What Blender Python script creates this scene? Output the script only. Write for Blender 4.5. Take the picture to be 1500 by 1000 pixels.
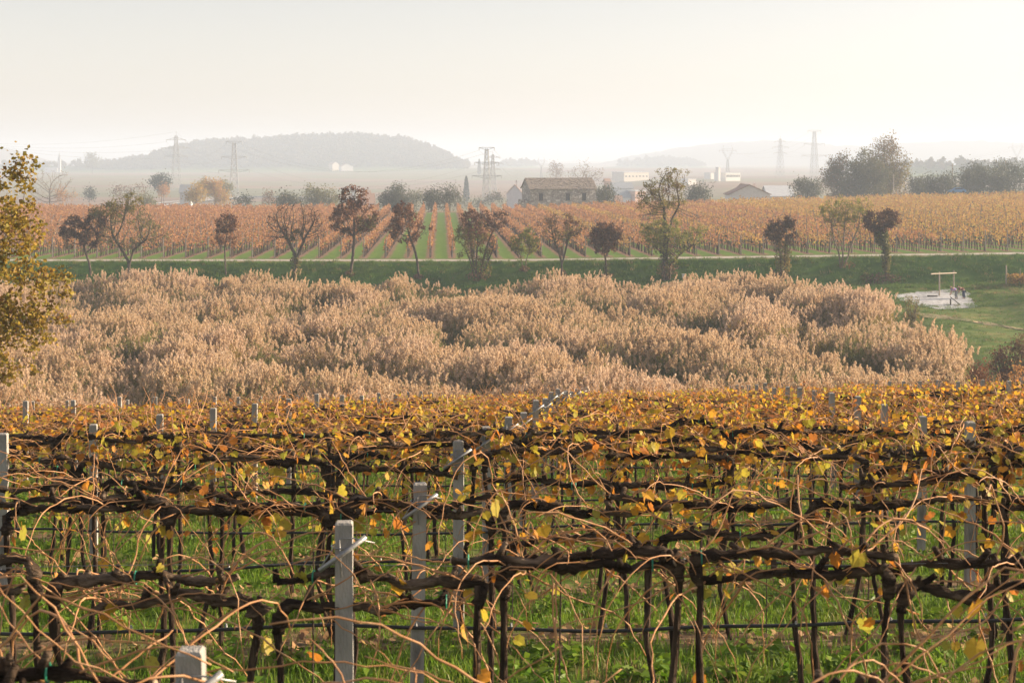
import bpy, math, random
import numpy as np
from math import radians, pi, sin, cos, sqrt
from mathutils import Vector

R = np.random.default_rng(7)
random.seed(7)
for o in list(bpy.data.objects):
    bpy.data.objects.remove(o)
SC = bpy.context.scene
COL = SC.collection

# ------------------------------------------------------------------ camera
F = 2500.0            # focal length in pixels of the 1500 px wide photograph (60 mm)
HZ = 230.0            # row of the horizon in the photograph
cam = bpy.data.cameras.new('camera')
cam.sensor_width = 36.0
cam.lens = 36.0 * F / 1500.0
cam.shift_y = -(500.0 - HZ) / 1500.0
cam.clip_start = 0.1
cam.clip_end = 20000.0
cam.dof.use_dof = True
cam.dof.focus_distance = 24.0
cam.dof.aperture_fstop = 7.1
camo = bpy.data.objects.new('camera', cam)
COL.objects.link(camo)
camo.location = (0, 0, 0)
camo.rotation_euler = (radians(90), 0, 0)
SC.camera = camo

# ------------------------------------------------------------------ world, sun, exposure
SUN_EL = radians(17.0)
SUN_AZ = radians(12.0)          # from +X towards +Y
world = bpy.data.worlds.new('World')
SC.world = world
world.use_nodes = True
wn = world.node_tree
sky = wn.nodes.new('ShaderNodeTexSky')
sky.sky_type = 'NISHITA'
sky.sun_disc = False
sky.sun_elevation = SUN_EL
sky.sun_rotation = radians(90) - SUN_AZ
sky.air_density = 1.0
sky.dust_density = 0.8
sky.ozone_density = 1.0
bg = wn.nodes['Background']
bg.inputs['Strength'].default_value = 0.071
hs = wn.nodes.new('ShaderNodeHueSaturation')
hs.inputs['Saturation'].default_value = 0.4
wn.links.new(sky.outputs['Color'], hs.inputs['Color'])
tint = wn.nodes.new('ShaderNodeMix'); tint.data_type = 'RGBA'; tint.blend_type = 'MULTIPLY'
tint.inputs[0].default_value = 1.0
tint.inputs[7].default_value = (1.075, 0.985, 0.965, 1.0)
wn.links.new(hs.outputs['Color'], tint.inputs[6])
wn.links.new(tint.outputs[2], bg.inputs['Color'])

sl = bpy.data.lights.new('sun', 'SUN')
sl.energy = 5.0
sl.angle = radians(0.6)
sl.color = (1.0, 0.79, 0.55)
suno = bpy.data.objects.new('sun', sl)
COL.objects.link(suno)
sdir = Vector((cos(SUN_EL) * cos(SUN_AZ), cos(SUN_EL) * sin(SUN_AZ), sin(SUN_EL)))
suno.rotation_euler = sdir.to_track_quat('Z', 'Y').to_euler()
suno.location = (60, 30, 60)

SC.view_settings.view_transform = 'Standard'
SC.view_settings.look = 'None'
SC.view_settings.gamma = 1.0
SC.view_settings.exposure = 1.36
SC.view_settings.use_curve_mapping = False
SC.render.engine = 'CYCLES'
SC.cycles.max_bounces = 5
SC.cycles.diffuse_bounces = 2
SC.cycles.glossy_bounces = 1
SC.cycles.transmission_bounces = 3
SC.cycles.transparent_max_bounces = 4
SC.cycles.volume_bounces = 1
SC.cycles.caustics_reflective = False
SC.cycles.caustics_refractive = False

# ------------------------------------------------------------------ materials
MAT = {}
def srgb(r, g, b):
    f = lambda c: (c / 255.0 / 12.92) if c / 255.0 <= 0.04045 else ((c / 255.0 + 0.055) / 1.055) ** 2.4
    return (f(r), f(g), f(b), 1.0)

def ramp_node(nt, cols, interp='LINEAR'):
    n = nt.nodes.new('ShaderNodeValToRGB')
    e = n.color_ramp.elements
    n.color_ramp.interpolation = interp
    while len(e) < len(cols):
        e.new(0.5)
    for k, c in enumerate(cols):
        e[k].position = c[0]
        e[k].color = (c[1][0], c[1][1], c[1][2], 1.0)
    return n

def leaf_mat(name, cols, trans=0.4, rough=0.65, inst=0.0, spots=0.0):
    """foliage: colour by random leaf (and by random instance), partly translucent"""
    m = bpy.data.materials.new(name); m.use_nodes = True
    nt = m.node_tree; nt.nodes.clear()
    out = nt.nodes.new('ShaderNodeOutputMaterial')
    geo = nt.nodes.new('ShaderNodeNewGeometry')
    n = len(cols)
    rp = ramp_node(nt, [(k / max(1, n - 1), c) for k, c in enumerate(cols)])
    if inst > 0:
        oi = nt.nodes.new('ShaderNodeObjectInfo')
        mx = nt.nodes.new('ShaderNodeMix'); mx.data_type = 'FLOAT'
        mx.inputs[0].default_value = inst
        nt.links.new(geo.outputs['Random Per Island'], mx.inputs[2])
        nt.links.new(oi.outputs['Random'], mx.inputs[3])
        nt.links.new(mx.outputs[0], rp.inputs['Fac'])
    else:
        nt.links.new(geo.outputs['Random Per Island'], rp.inputs['Fac'])
    p = nt.nodes.new('ShaderNodeBsdfPrincipled')
    p.inputs['Roughness'].default_value = rough
    p.inputs['Specular IOR Level'].default_value = 0.25
    t = nt.nodes.new('ShaderNodeBsdfTranslucent')
    mix = nt.nodes.new('ShaderNodeMixShader')
    mix.inputs['Fac'].default_value = trans
    col = rp.outputs['Color']
    if spots > 0:                 # brown blotches and drying patches
        tc = nt.nodes.new('ShaderNodeTexCoord'); nz = nt.nodes.new('ShaderNodeTexNoise'); nz.inputs['Scale'].default_value = spots; nz.inputs['Detail'].default_value = 5
        nt.links.new(tc.outputs['Object'], nz.inputs['Vector'])
        mr = nt.nodes.new('ShaderNodeMapRange'); mr.inputs[1].default_value = .54; mr.inputs[2].default_value = .68; mr.inputs[4].default_value = .5
        nt.links.new(nz.outputs['Fac'], mr.inputs[0])
        mx2 = nt.nodes.new('ShaderNodeMix'); mx2.data_type = 'RGBA'; mx2.inputs[7].default_value = (.20, .085, .03, 1)
        nt.links.new(mr.outputs[0], mx2.inputs[0]); nt.links.new(col, mx2.inputs[6]); col = mx2.outputs[2]
    nt.links.new(col, p.inputs['Base Color'])
    nt.links.new(col, t.inputs['Color'])
    nt.links.new(p.outputs[0], mix.inputs[1]); nt.links.new(t.outputs[0], mix.inputs[2])
    nt.links.new(mix.outputs[0], out.inputs['Surface'])
    MAT[name] = m
    return m

def rough_mat(name, cols, scale=4.0, rough=0.85, bump=0.3, bscale=None, detail=5.0, stretch=(1, 1, 1), metal=0.0, bdist=0.02, spec=0.3):
    """solid surface: noise colour ramp and a noise bump in object space"""
    m = bpy.data.materials.new(name); m.use_nodes = True
    nt = m.node_tree
    p = nt.nodes['Principled BSDF']
    tc = nt.nodes.new('ShaderNodeTexCoord')
    mp = nt.nodes.new('ShaderNodeMapping'); mp.inputs['Scale'].default_value = stretch
    nz = nt.nodes.new('ShaderNodeTexNoise'); nz.inputs['Scale'].default_value = scale; nz.inputs['Detail'].default_value = detail
    nt.links.new(tc.outputs['Object'], mp.inputs['Vector']); nt.links.new(mp.outputs[0], nz.inputs['Vector'])
    n = len(cols)
    rp = ramp_node(nt, [(0.3 + 0.4 * k / max(1, n - 1), c) for k, c in enumerate(cols)])
    nt.links.new(nz.outputs['Fac'], rp.inputs['Fac']); nt.links.new(rp.outputs['Color'], p.inputs['Base Color'])
    p.inputs['Roughness'].default_value = rough; p.inputs['Metallic'].default_value = metal
    p.inputs['Specular IOR Level'].default_value = spec
    if bump > 0:
        n2 = nt.nodes.new('ShaderNodeTexNoise'); n2.inputs['Scale'].default_value = bscale or scale * 4; n2.inputs['Detail'].default_value = 4
        nt.links.new(mp.outputs[0], n2.inputs['Vector'])
        b = nt.nodes.new('ShaderNodeBump'); b.inputs['Strength'].default_value = bump; b.inputs['Distance'].default_value = bdist
        nt.links.new(n2.outputs['Fac'], b.inputs['Height']); nt.links.new(b.outputs[0], p.inputs['Normal'])
    MAT[name] = m
    return m

leaf_mat('vine_leaf', [(.56, .30, .03), (.64, .42, .04), (.54, .42, .05), (.38, .36, .05), (.66, .36, .04), (.54, .20, .03), (.34, .14, .05), (.22, .10, .05)], .5, .5, .5, 3.5)
leaf_mat('vine_leaf_far', [(.58, .28, .03), (.68, .42, .03), (.56, .42, .04), (.32, .32, .04), (.70, .36, .03), (.54, .19, .03), (.34, .14, .05), (.22, .10, .04)], .55, .5, .12, 24)
leaf_mat('fallen', [(.20, .10, .05), (.30, .17, .08), (.36, .24, .12), (.16, .08, .05), (.40, .28, .08)], .1, .8)
leaf_mat('far_vineyard_leaf', [(.33, .155, .082), (.40, .19, .096), (.44, .22, .105), (.33, .16, .095), (.50, .28, .09), (.27, .12, .085)], .4, .7)
leaf_mat('far_vineyard_leaf_yellow', [(.36, .17, .08), (.44, .24, .08), (.52, .34, .08), (.38, .20, .09), (.42, .33, .09), (.34, .18, .09)], .4, .7)
leaf_mat('walnut_leaf', [(.20, .13, .03), (.34, .24, .04), (.42, .30, .04), (.26, .24, .05), (.46, .28, .05), (.20, .18, .05), (.24, .11, .04)], .45, .5)
leaf_mat('dark_brown_leaf', [(.08, .042, .034), (.12, .06, .042), (.16, .08, .05), (.09, .048, .038)], .2, .8)
leaf_mat('russet_leaf', [(.16, .075, .045), (.22, .10, .055), (.28, .14, .07), (.13, .065, .045)], .3, .75)
leaf_mat('brown_leaf', [(.14, .085, .05), (.20, .12, .065), (.24, .15, .075), (.12, .08, .05)], .3, .75)
leaf_mat('olive_yellow_leaf', [(.16, .15, .05), (.22, .19, .06), (.28, .22, .06), (.14, .15, .05)], .4, .7)
leaf_mat('green_yellow_leaf', [(.17, .20, .05), (.24, .25, .06), (.30, .27, .06), (.14, .18, .05)], .4, .7)
leaf_mat('willow_leaf', [(.11, .12, .05), (.16, .16, .06), (.20, .18, .07), (.10, .11, .05)], .4, .7)
leaf_mat('ivy_leaf', [(.05, .07, .025), (.08, .10, .03), (.20, .18, .05), (.06, .08, .03)], .25, .5)
leaf_mat('olive_leaf', [(.07, .085, .05), (.10, .11, .07), (.13, .135, .085), (.06, .07, .045)], .25, .6)
leaf_mat('oak_leaf', [(.075, .085, .035), (.11, .11, .045), (.15, .13, .05), (.07, .075, .035)], .3, .7)
leaf_mat('brown_green_leaf', [(.15, .11, .05), (.20, .13, .06), (.17, .14, .055), (.24, .13, .055)], .3, .7)
leaf_mat('gold_leaf', [(.40, .26, .06), (.46, .31, .07), (.36, .27, .07), (.42, .22, .06)], .4, .7)
leaf_mat('orange_leaf', [(.40, .20, .07), (.46, .25, .08), (.36, .17, .07)], .4, .7)
leaf_mat('cypress_leaf', [(.03, .05, .03), (.045, .06, .035), (.06, .07, .04)], .15, .7)
leaf_mat('bramble_leaf', [(.05, .035, .025), (.09, .05, .03), (.07, .06, .03), (.14, .08, .04)], .25, .7)
leaf_mat('forest_leaf', [(.06, .07, .035), (.10, .09, .04), (.14, .10, .045), (.05, .06, .03)], .2, .8, .6)
leaf_mat('grass_blade', [(.085, .19, .014), (.13, .25, .02), (.20, .29, .03), (.07, .15, .012), (.28, .25, .06)], .45, .5, .45)
leaf_mat('bank_grass_blade', [(.065, .16, .022), (.095, .20, .03), (.14, .22, .04), (.055, .13, .02), (.20, .20, .06)], .35, .6, .5)
leaf_mat('dry_grass_blade', [(.26, .20, .09), (.32, .24, .11), (.20, .17, .07), (.17, .17, .06)], .35, .6, .4)
rough_mat('vine_bark', [(.018, .012, .009), (.045, .030, .021), (.11, .078, .054)], 26, .95, 1.0, 60, 8, (1, 1, .16), bdist=.03, spec=.1)
rough_mat('cordon_bark', [(.014, .009, .007), (.03, .020, .014), (.085, .06, .042), (.24, .18, .13)], 16, .95, 1.0, 55, 8, (.2, 1, 1), bdist=.03, spec=.1)
rough_mat('cane_bark', [(.32, .15, .06), (.46, .23, .10), (.56, .33, .18)], 12, .55, .3, 60, bdist=.003)
rough_mat('cut_wood', [(.30, .22, .15), (.42, .32, .22)], 30, .8, .3)
rough_mat('tree_bark', [(.05, .04, .03), (.09, .07, .052), (.14, .11, .08)], 2.5, .9, .5, 12)
rough_mat('pale_bark', [(.14, .11, .085), (.22, .17, .13)], 2.5, .9, .5, 12)
rough_mat('walnut_bark', [(.10, .08, .06), (.17, .13, .10), (.24, .19, .15)], 6, .85, .5, 25)
rough_mat('concrete', [(.17, .16, .145), (.30, .285, .26), (.38, .365, .34), (.46, .44, .41)], 9, .95, .9, 70, 10, (1, 1, .3), bdist=.012)
rough_mat('far_post', [(.15, .135, .12), (.23, .21, .19)], 5, .9, .2)
rough_mat('galvanised', [(.24, .245, .25), (.34, .34, .34)], 20, .38, .1, 80, metal=.35, spec=.5)
rough_mat('wire', [(.20, .20, .20), (.30, .30, .30)], 20, .45, 0, metal=.6)
rough_mat('hose', [(.012, .012, .013), (.022, .022, .022)], 8, .42, .15, 60, spec=.5)
rough_mat('tie', [(.02, .22, .13), (.03, .28, .17)], 8, .5, 0)
rough_mat('far_trunk', [(.05, .035, .028), (.09, .065, .05)], 6, .9, 0)
rough_mat('wood_post', [(.22, .18, .14), (.32, .27, .21), (.40, .34, .27)], 3, .8, .3, 20, stretch=(4, 4, .6))
rough_mat('steel_lattice', [(.24, .25, .26), (.32, .33, .34)], 2, .6, 0, metal=.2)
rough_mat('gravel', [(.28, .285, .30), (.44, .45, .47), (.62, .63, .65)], 2.5, .95, 1.0, 14, 8, bdist=.05)
rough_mat('path', [(.30, .27, .23), (.40, .36, .31), (.46, .42, .36)], 1.2, .95, .5, 14)
rough_mat('white_paint', [(.66, .63, .59), (.76, .73, .69)], 1.5, .6, .05)
rough_mat('cream_wall', [(.60, .53, .45), (.70, .63, .54)], .8, .85, .1)
rough_mat('pink_wall', [(.56, .36, .29), (.64, .43, .35)], .8, .85, .1)
rough_mat('grey_wall', [(.50, .52, .55), (.58, .60, .62)], .8, .85, .1)
rough_mat('roof_tile', [(.26, .15, .10), (.36, .22, .16), (.30, .19, .14)], 3, .9, .4, 20)
rough_mat('slate_blue_roof', [(.20, .22, .25), (.28, .30, .33)], 1.5, .7, .1)
rough_mat('pale_roof', [(.50, .52, .55), (.60, .62, .64)], 1.0, .5, .1)
rough_mat('window_dark', [(.015, .017, .02), (.03, .033, .038)], 2, .25, 0, spec=.5)
rough_mat('plank', [(.06, .05, .045), (.12, .10, .085)], 3, .85, .3)
rough_mat('asphalt', [(.05, .05, .055), (.08, .08, .085)], 1, .9, .2)
rough_mat('lilac_cloth', [(.30, .20, .48), (.38, .27, .56)], 8, .85, .2)
rough_mat('red_cloth', [(.10, .02, .02), (.16, .03, .03)], 8, .85, .2)
rough_mat('jeans', [(.03, .05, .10), (.05, .07, .14)], 10, .85, .2)
rough_mat('grey_cloth', [(.22, .22, .23), (.32, .32, .33)], 10, .85, .2)
rough_mat('hair', [(.04, .025, .02), (.07, .045, .03)], 20, .6, .2)
rough_mat('skin', [(.42, .25, .17), (.50, .31, .22)], 10, .6, .05)
rough_mat('car_white', [(.70, .70, .70), (.76, .76, .76)], 1, .3, 0, spec=.5)
rough_mat('car_blue', [(.06, .20, .42), (.08, .24, .48)], 1, .3, 0, spec=.5)
rough_mat('rubber', [(.02, .02, .02), (.03, .03, .03)], 3, .8, 0)

# reed materials: colour also drifts over the reed bed with each clump's place
def reed_mat(name, colsA, colsB, trans, rough=.7):
    m = leaf_mat(name, colsA, trans, rough, .35)
    nt = m.node_tree
    rpA = [n for n in nt.nodes if n.type == 'VALTORGB'][0]
    fac = rpA.inputs['Fac'].links[0].from_socket
    n = len(colsB)
    rpB = ramp_node(nt, [(k / max(1, n - 1), c) for k, c in enumerate(colsB)])
    nt.links.new(fac, rpB.inputs['Fac'])
    oi = nt.nodes.new('ShaderNodeObjectInfo')
    nz = nt.nodes.new('ShaderNodeTexNoise'); nz.inputs['Scale'].default_value = .11; nz.inputs['Detail'].default_value = 2
    nt.links.new(oi.outputs['Location'], nz.inputs['Vector'])
    mr = nt.nodes.new('ShaderNodeMapRange'); mr.inputs[1].default_value = .40; mr.inputs[2].default_value = .52
    nt.links.new(nz.outputs['Fac'], mr.inputs[0])
    mx = nt.nodes.new('ShaderNodeMix'); mx.data_type = 'RGBA'
    nt.links.new(mr.outputs[0], mx.inputs[0]); nt.links.new(rpA.outputs[0], mx.inputs[6]); nt.links.new(rpB.outputs[0], mx.inputs[7])
    for nd in nt.nodes:
        if nd.type == 'BSDF_PRINCIPLED':
            nt.links.new(mx.outputs[2], nd.inputs['Base Color'])
        if nd.type == 'BSDF_TRANSLUCENT':
            nt.links.new(mx.outputs[2], nd.inputs['Color'])
reed_mat('reed_plume', [(.64, .48, .34), (.70, .54, .39), (.54, .38, .25), (.74, .60, .46)], [(.64, .48, .32), (.56, .40, .24), (.68, .54, .38)], .45)
reed_mat('reed_stem', [(.30, .20, .10), (.36, .25, .12), (.24, .18, .08)], [(.20, .19, .07), (.28, .22, .09)], .2)
reed_mat('reed_blade', [(.38, .28, .09), (.46, .33, .10), (.26, .25, .07), (.52, .28, .07)], [(.18, .24, .05), (.28, .29, .07), (.16, .20, .05), (.38, .30, .09)], .4)

def stone_mat():
    m = bpy.data.materials.new('rubble_stone'); m.use_nodes = True; nt = m.node_tree
    p = nt.nodes['Principled BSDF']; p.inputs['Roughness'].default_value = .95
    tc = nt.nodes.new('ShaderNodeTexCoord')
    mp = nt.nodes.new('ShaderNodeMapping'); mp.inputs['Scale'].default_value = (2.2, 2.2, 3.6)
    nt.links.new(tc.outputs['Object'], mp.inputs['Vector'])
    v = nt.nodes.new('ShaderNodeTexVoronoi'); v.inputs['Scale'].default_value = 1.0
    v2 = nt.nodes.new('ShaderNodeTexVoronoi'); v2.feature = 'DISTANCE_TO_EDGE'; v2.inputs['Scale'].default_value = 1.0
    nt.links.new(mp.outputs[0], v.inputs['Vector']); nt.links.new(mp.outputs[0], v2.inputs['Vector'])
    sep = nt.nodes.new('ShaderNodeSeparateColor'); nt.links.new(v.outputs['Color'], sep.inputs[0])
    rp = ramp_node(nt, [(0, (.24, .20, .175)), (.35, (.38, .33, .28)), (.6, (.31, .28, .25)), (.85, (.52, .47, .42)), (1, (.64, .60, .55))])
    nt.links.new(sep.outputs[0], rp.inputs['Fac'])
    r2 = ramp_node(nt, [(0, (.45, .45, .45)), (.09, (1, 1, 1))])
    nt.links.new(v2.outputs['Distance'], r2.inputs['Fac'])
    mx = nt.nodes.new('ShaderNodeMix'); mx.data_type = 'RGBA'; mx.blend_type = 'MULTIPLY'; mx.inputs[0].default_value = 1
    nt.links.new(rp.outputs[0], mx.inputs[6]); nt.links.new(r2.outputs[0], mx.inputs[7])
    nt.links.new(mx.outputs[2], p.inputs['Base Color'])
    b = nt.nodes.new('ShaderNodeBump'); b.inputs['Distance'].default_value = .06; b.inputs['Strength'].default_value = .8
    nt.links.new(r2.outputs[0], b.inputs['Height']); nt.links.new(b.outputs[0], p.inputs['Normal'])
    MAT['rubble_stone'] = m
stone_mat()

def ground_mats():
    # --- grass floor of the near vineyard: green sward, litter and bare soil strips under the rows (rows every 2.8 m)
    m = bpy.data.materials.new('vineyard_floor'); m.use_nodes = True; nt = m.node_tree
    p = nt.nodes['Principled BSDF']; p.inputs['Roughness'].default_value = .95; p.inputs['Specular IOR Level'].default_value = .1
    tc = nt.nodes.new('ShaderNodeTexCoord')
    n1 = nt.nodes.new('ShaderNodeTexNoise'); n1.inputs['Scale'].default_value = 5; n1.inputs['Detail'].default_value = 8
    n2 = nt.nodes.new('ShaderNodeTexNoise'); n2.inputs['Scale'].default_value = .8; n2.inputs['Detail'].default_value = 4
    for n in (n1, n2): nt.links.new(tc.outputs['Object'], n.inputs['Vector'])
    g = ramp_node(nt, [(.3, (.05, .095, .014)), (.5, (.09, .15, .022)), (.7, (.16, .19, .04))])
    s = ramp_node(nt, [(.3, (.07, .045, .028)), (.5, (.16, .105, .065)), (.7, (.26, .18, .11))])
    nt.links.new(n1.outputs['Fac'], g.inputs['Fac']); nt.links.new(n1.outputs['Fac'], s.inputs['Fac'])
    sp = nt.nodes.new('ShaderNodeSeparateXYZ'); nt.links.new(tc.outputs['Object'], sp.inputs[0])
    mm = nt.nodes.new('ShaderNodeMath'); mm.operation = 'MULTIPLY'; mm.inputs[1].default_value = 2 * pi / 2.8
    nt.links.new(sp.outputs['Y'], mm.inputs[0])
    cs = nt.nodes.new('ShaderNodeMath'); cs.operation = 'COSINE'; nt.links.new(mm.outputs[0], cs.inputs[0])
    ad = nt.nodes.new('ShaderNodeMath'); ad.operation = 'MULTIPLY_ADD'; ad.inputs[1].default_value = .22
    nt.links.new(cs.outputs[0], ad.inputs[0]); nt.links.new(n2.outputs['Fac'], ad.inputs[2])
    mr = nt.nodes.new('ShaderNodeMapRange'); mr.inputs[1].default_value = .5; mr.inputs[2].default_value = .72
    nt.links.new(ad.outputs[0], mr.inputs[0])
    mx = nt.nodes.new('ShaderNodeMix'); mx.data_type = 'RGBA'
    nt.links.new(mr.outputs[0], mx.inputs[0]); nt.links.new(g.outputs[0], mx.inputs[6]); nt.links.new(s.outputs[0], mx.inputs[7])
    nt.links.new(mx.outputs[2], p.inputs['Base Color'])
    b = nt.nodes.new('ShaderNodeBump'); b.inputs['Strength'].default_value = .8; b.inputs['Distance'].default_value = .05
    nt.links.new(n1.outputs['Fac'], b.inputs['Height']); nt.links.new(b.outputs[0], p.inputs['Normal'])
    MAT['vineyard_floor'] = m
    rough_mat('reed_mud', [(.03, .024, .016), (.055, .045, .028), (.08, .07, .04)], .6, .9, .5, 6)
    rough_mat('meadow', [(.07, .12, .025), (.12, .17, .04), (.24, .22, .08)], .35, .95, .6, 9, 8, bdist=.06, spec=.1)
    rough_mat('bank_grass', [(.04, .10, .016), (.065, .14, .025), (.10, .16, .035)], .45, .95, .6, 9, 8, bdist=.06, spec=.1)
    # --- far vineyard: green alleys and brown strips of litter below each row
    m = bpy.data.materials.new('striped_vineyard_floor'); m.use_nodes = True; nt = m.node_tree
    p = nt.nodes['Principled BSDF']; p.inputs['Roughness'].default_value = .95; p.inputs['Specular IOR Level'].default_value = .1
    tc = nt.nodes.new('ShaderNodeTexCoord')
    sp = nt.nodes.new('ShaderNodeSeparateXYZ'); nt.links.new(tc.outputs['Object'], sp.inputs[0])
    a1 = nt.nodes.new('ShaderNodeMath'); a1.operation = 'MULTIPLY_ADD'; a1.inputs[1].default_value = .0416; a1.inputs[2].default_value = 9.41 - .0416 * 196
    nt.links.new(sp.outputs['Y'], a1.inputs[0])
    a2 = nt.nodes.new('ShaderNodeMath'); a2.operation = 'ADD'; nt.links.new(a1.outputs[0], a2.inputs[0]); nt.links.new(sp.outputs['X'], a2.inputs[1])
    a3 = nt.nodes.new('ShaderNodeMath'); a3.operation = 'MULTIPLY'; a3.inputs[1].default_value = 2 * pi / 2.55; nt.links.new(a2.outputs[0], a3.inputs[0])
    cs = nt.nodes.new('ShaderNodeMath'); cs.operation = 'COSINE'; nt.links.new(a3.outputs[0], cs.inputs[0])
    n1 = nt.nodes.new('ShaderNodeTexNoise'); n1.inputs['Scale'].default_value = 1.2; n1.inputs['Detail'].default_value = 6
    nt.links.new(tc.outputs['Object'], n1.inputs['Vector'])
    ad = nt.nodes.new('ShaderNodeMath'); ad.operation = 'MULTIPLY_ADD'; ad.inputs[1].default_value = .3
    nt.links.new(cs.outputs[0], ad.inputs[0]); nt.links.new(n1.outputs['Fac'], ad.inputs[2])
    mr = nt.nodes.new('ShaderNodeMapRange'); mr.inputs[1].default_value = .5; mr.inputs[2].default_value = .7; nt.links.new(ad.outputs[0], mr.inputs[0])
    g = ramp_node(nt, [(.3, (.11, .20, .03)), (.7, (.17, .27, .05))]); s = ramp_node(nt, [(.3, (.20, .12, .08)), (.7, (.32, .20, .14))])
    nt.links.new(n1.outputs['Fac'], g.inputs['Fac']); nt.links.new(n1.outputs['Fac'], s.inputs['Fac'])
    mx = nt.nodes.new('ShaderNodeMix'); mx.data_type = 'RGBA'
    nt.links.new(mr.outputs[0], mx.inputs[0]); nt.links.new(g.outputs[0], mx.inputs[6]); nt.links.new(s.outputs[0], mx.inputs[7])
    nt.links.new(mx.outputs[2], p.inputs['Base Color'])
    MAT['striped_vineyard_floor'] = m
    # --- plain: patchwork of fields
    m = bpy.data.materials.new('plain_fields'); m.use_nodes = True; nt = m.node_tree
    p = nt.nodes['Principled BSDF']; p.inputs['Roughness'].default_value = .95; p.inputs['Specular IOR Level'].default_value = .1
    tc = nt.nodes.new('ShaderNodeTexCoord')
    mp = nt.nodes.new('ShaderNodeMapping'); mp.inputs['Scale'].default_value = (.0032, .0045, .01); mp.inputs['Rotation'].default_value = (0, 0, .2)
    nt.links.new(tc.outputs['Object'], mp.inputs['Vector'])
    v = nt.nodes.new('ShaderNodeTexVoronoi'); v.distance = 'CHEBYCHEV'; v.inputs['Scale'].default_value = 1; nt.links.new(mp.outputs[0], v.inputs['Vector'])
    sep = nt.nodes.new('ShaderNodeSeparateColor'); nt.links.new(v.outputs['Color'], sep.inputs[0])
    rp = ramp_node(nt, [(0, (.20, .13, .09)), (.3, (.24, .16, .10)), (.5, (.14, .15, .06)), (.7, (.26, .17, .11)), (1, (.17, .17, .08))])
    nt.links.new(sep.outputs[0], rp.inputs['Fac'])
    n1 = nt.nodes.new('ShaderNodeTexNoise'); n1.inputs['Scale'].default_value = .03; n1.inputs['Detail'].default_value = 5
    nt.links.new(tc.outputs['Object'], n1.inputs['Vector'])
    r2 = ramp_node(nt, [(.3, (.75, .75, .75)), (.7, (1.15, 1.15, 1.15))]); nt.links.new(n1.outputs['Fac'], r2.inputs['Fac'])
    mx = nt.nodes.new('ShaderNodeMix'); mx.data_type = 'RGBA'; mx.blend_type = 'MULTIPLY'; mx.inputs[0].default_value = 1
    nt.links.new(rp.outputs[0], mx.inputs[6]); nt.links.new(r2.outputs[0], mx.inputs[7]); nt.links.new(mx.outputs[2], p.inputs['Base Color'])
    MAT['plain_fields'] = m
ground_mats()

# ------------------------------------------------------------------ mesh helpers
def smoothstep(a, b, x):
    t = np.clip((np.asarray(x, float) - a) / (b - a), 0, 1)
    return t * t * (3 - 2 * t)

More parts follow.
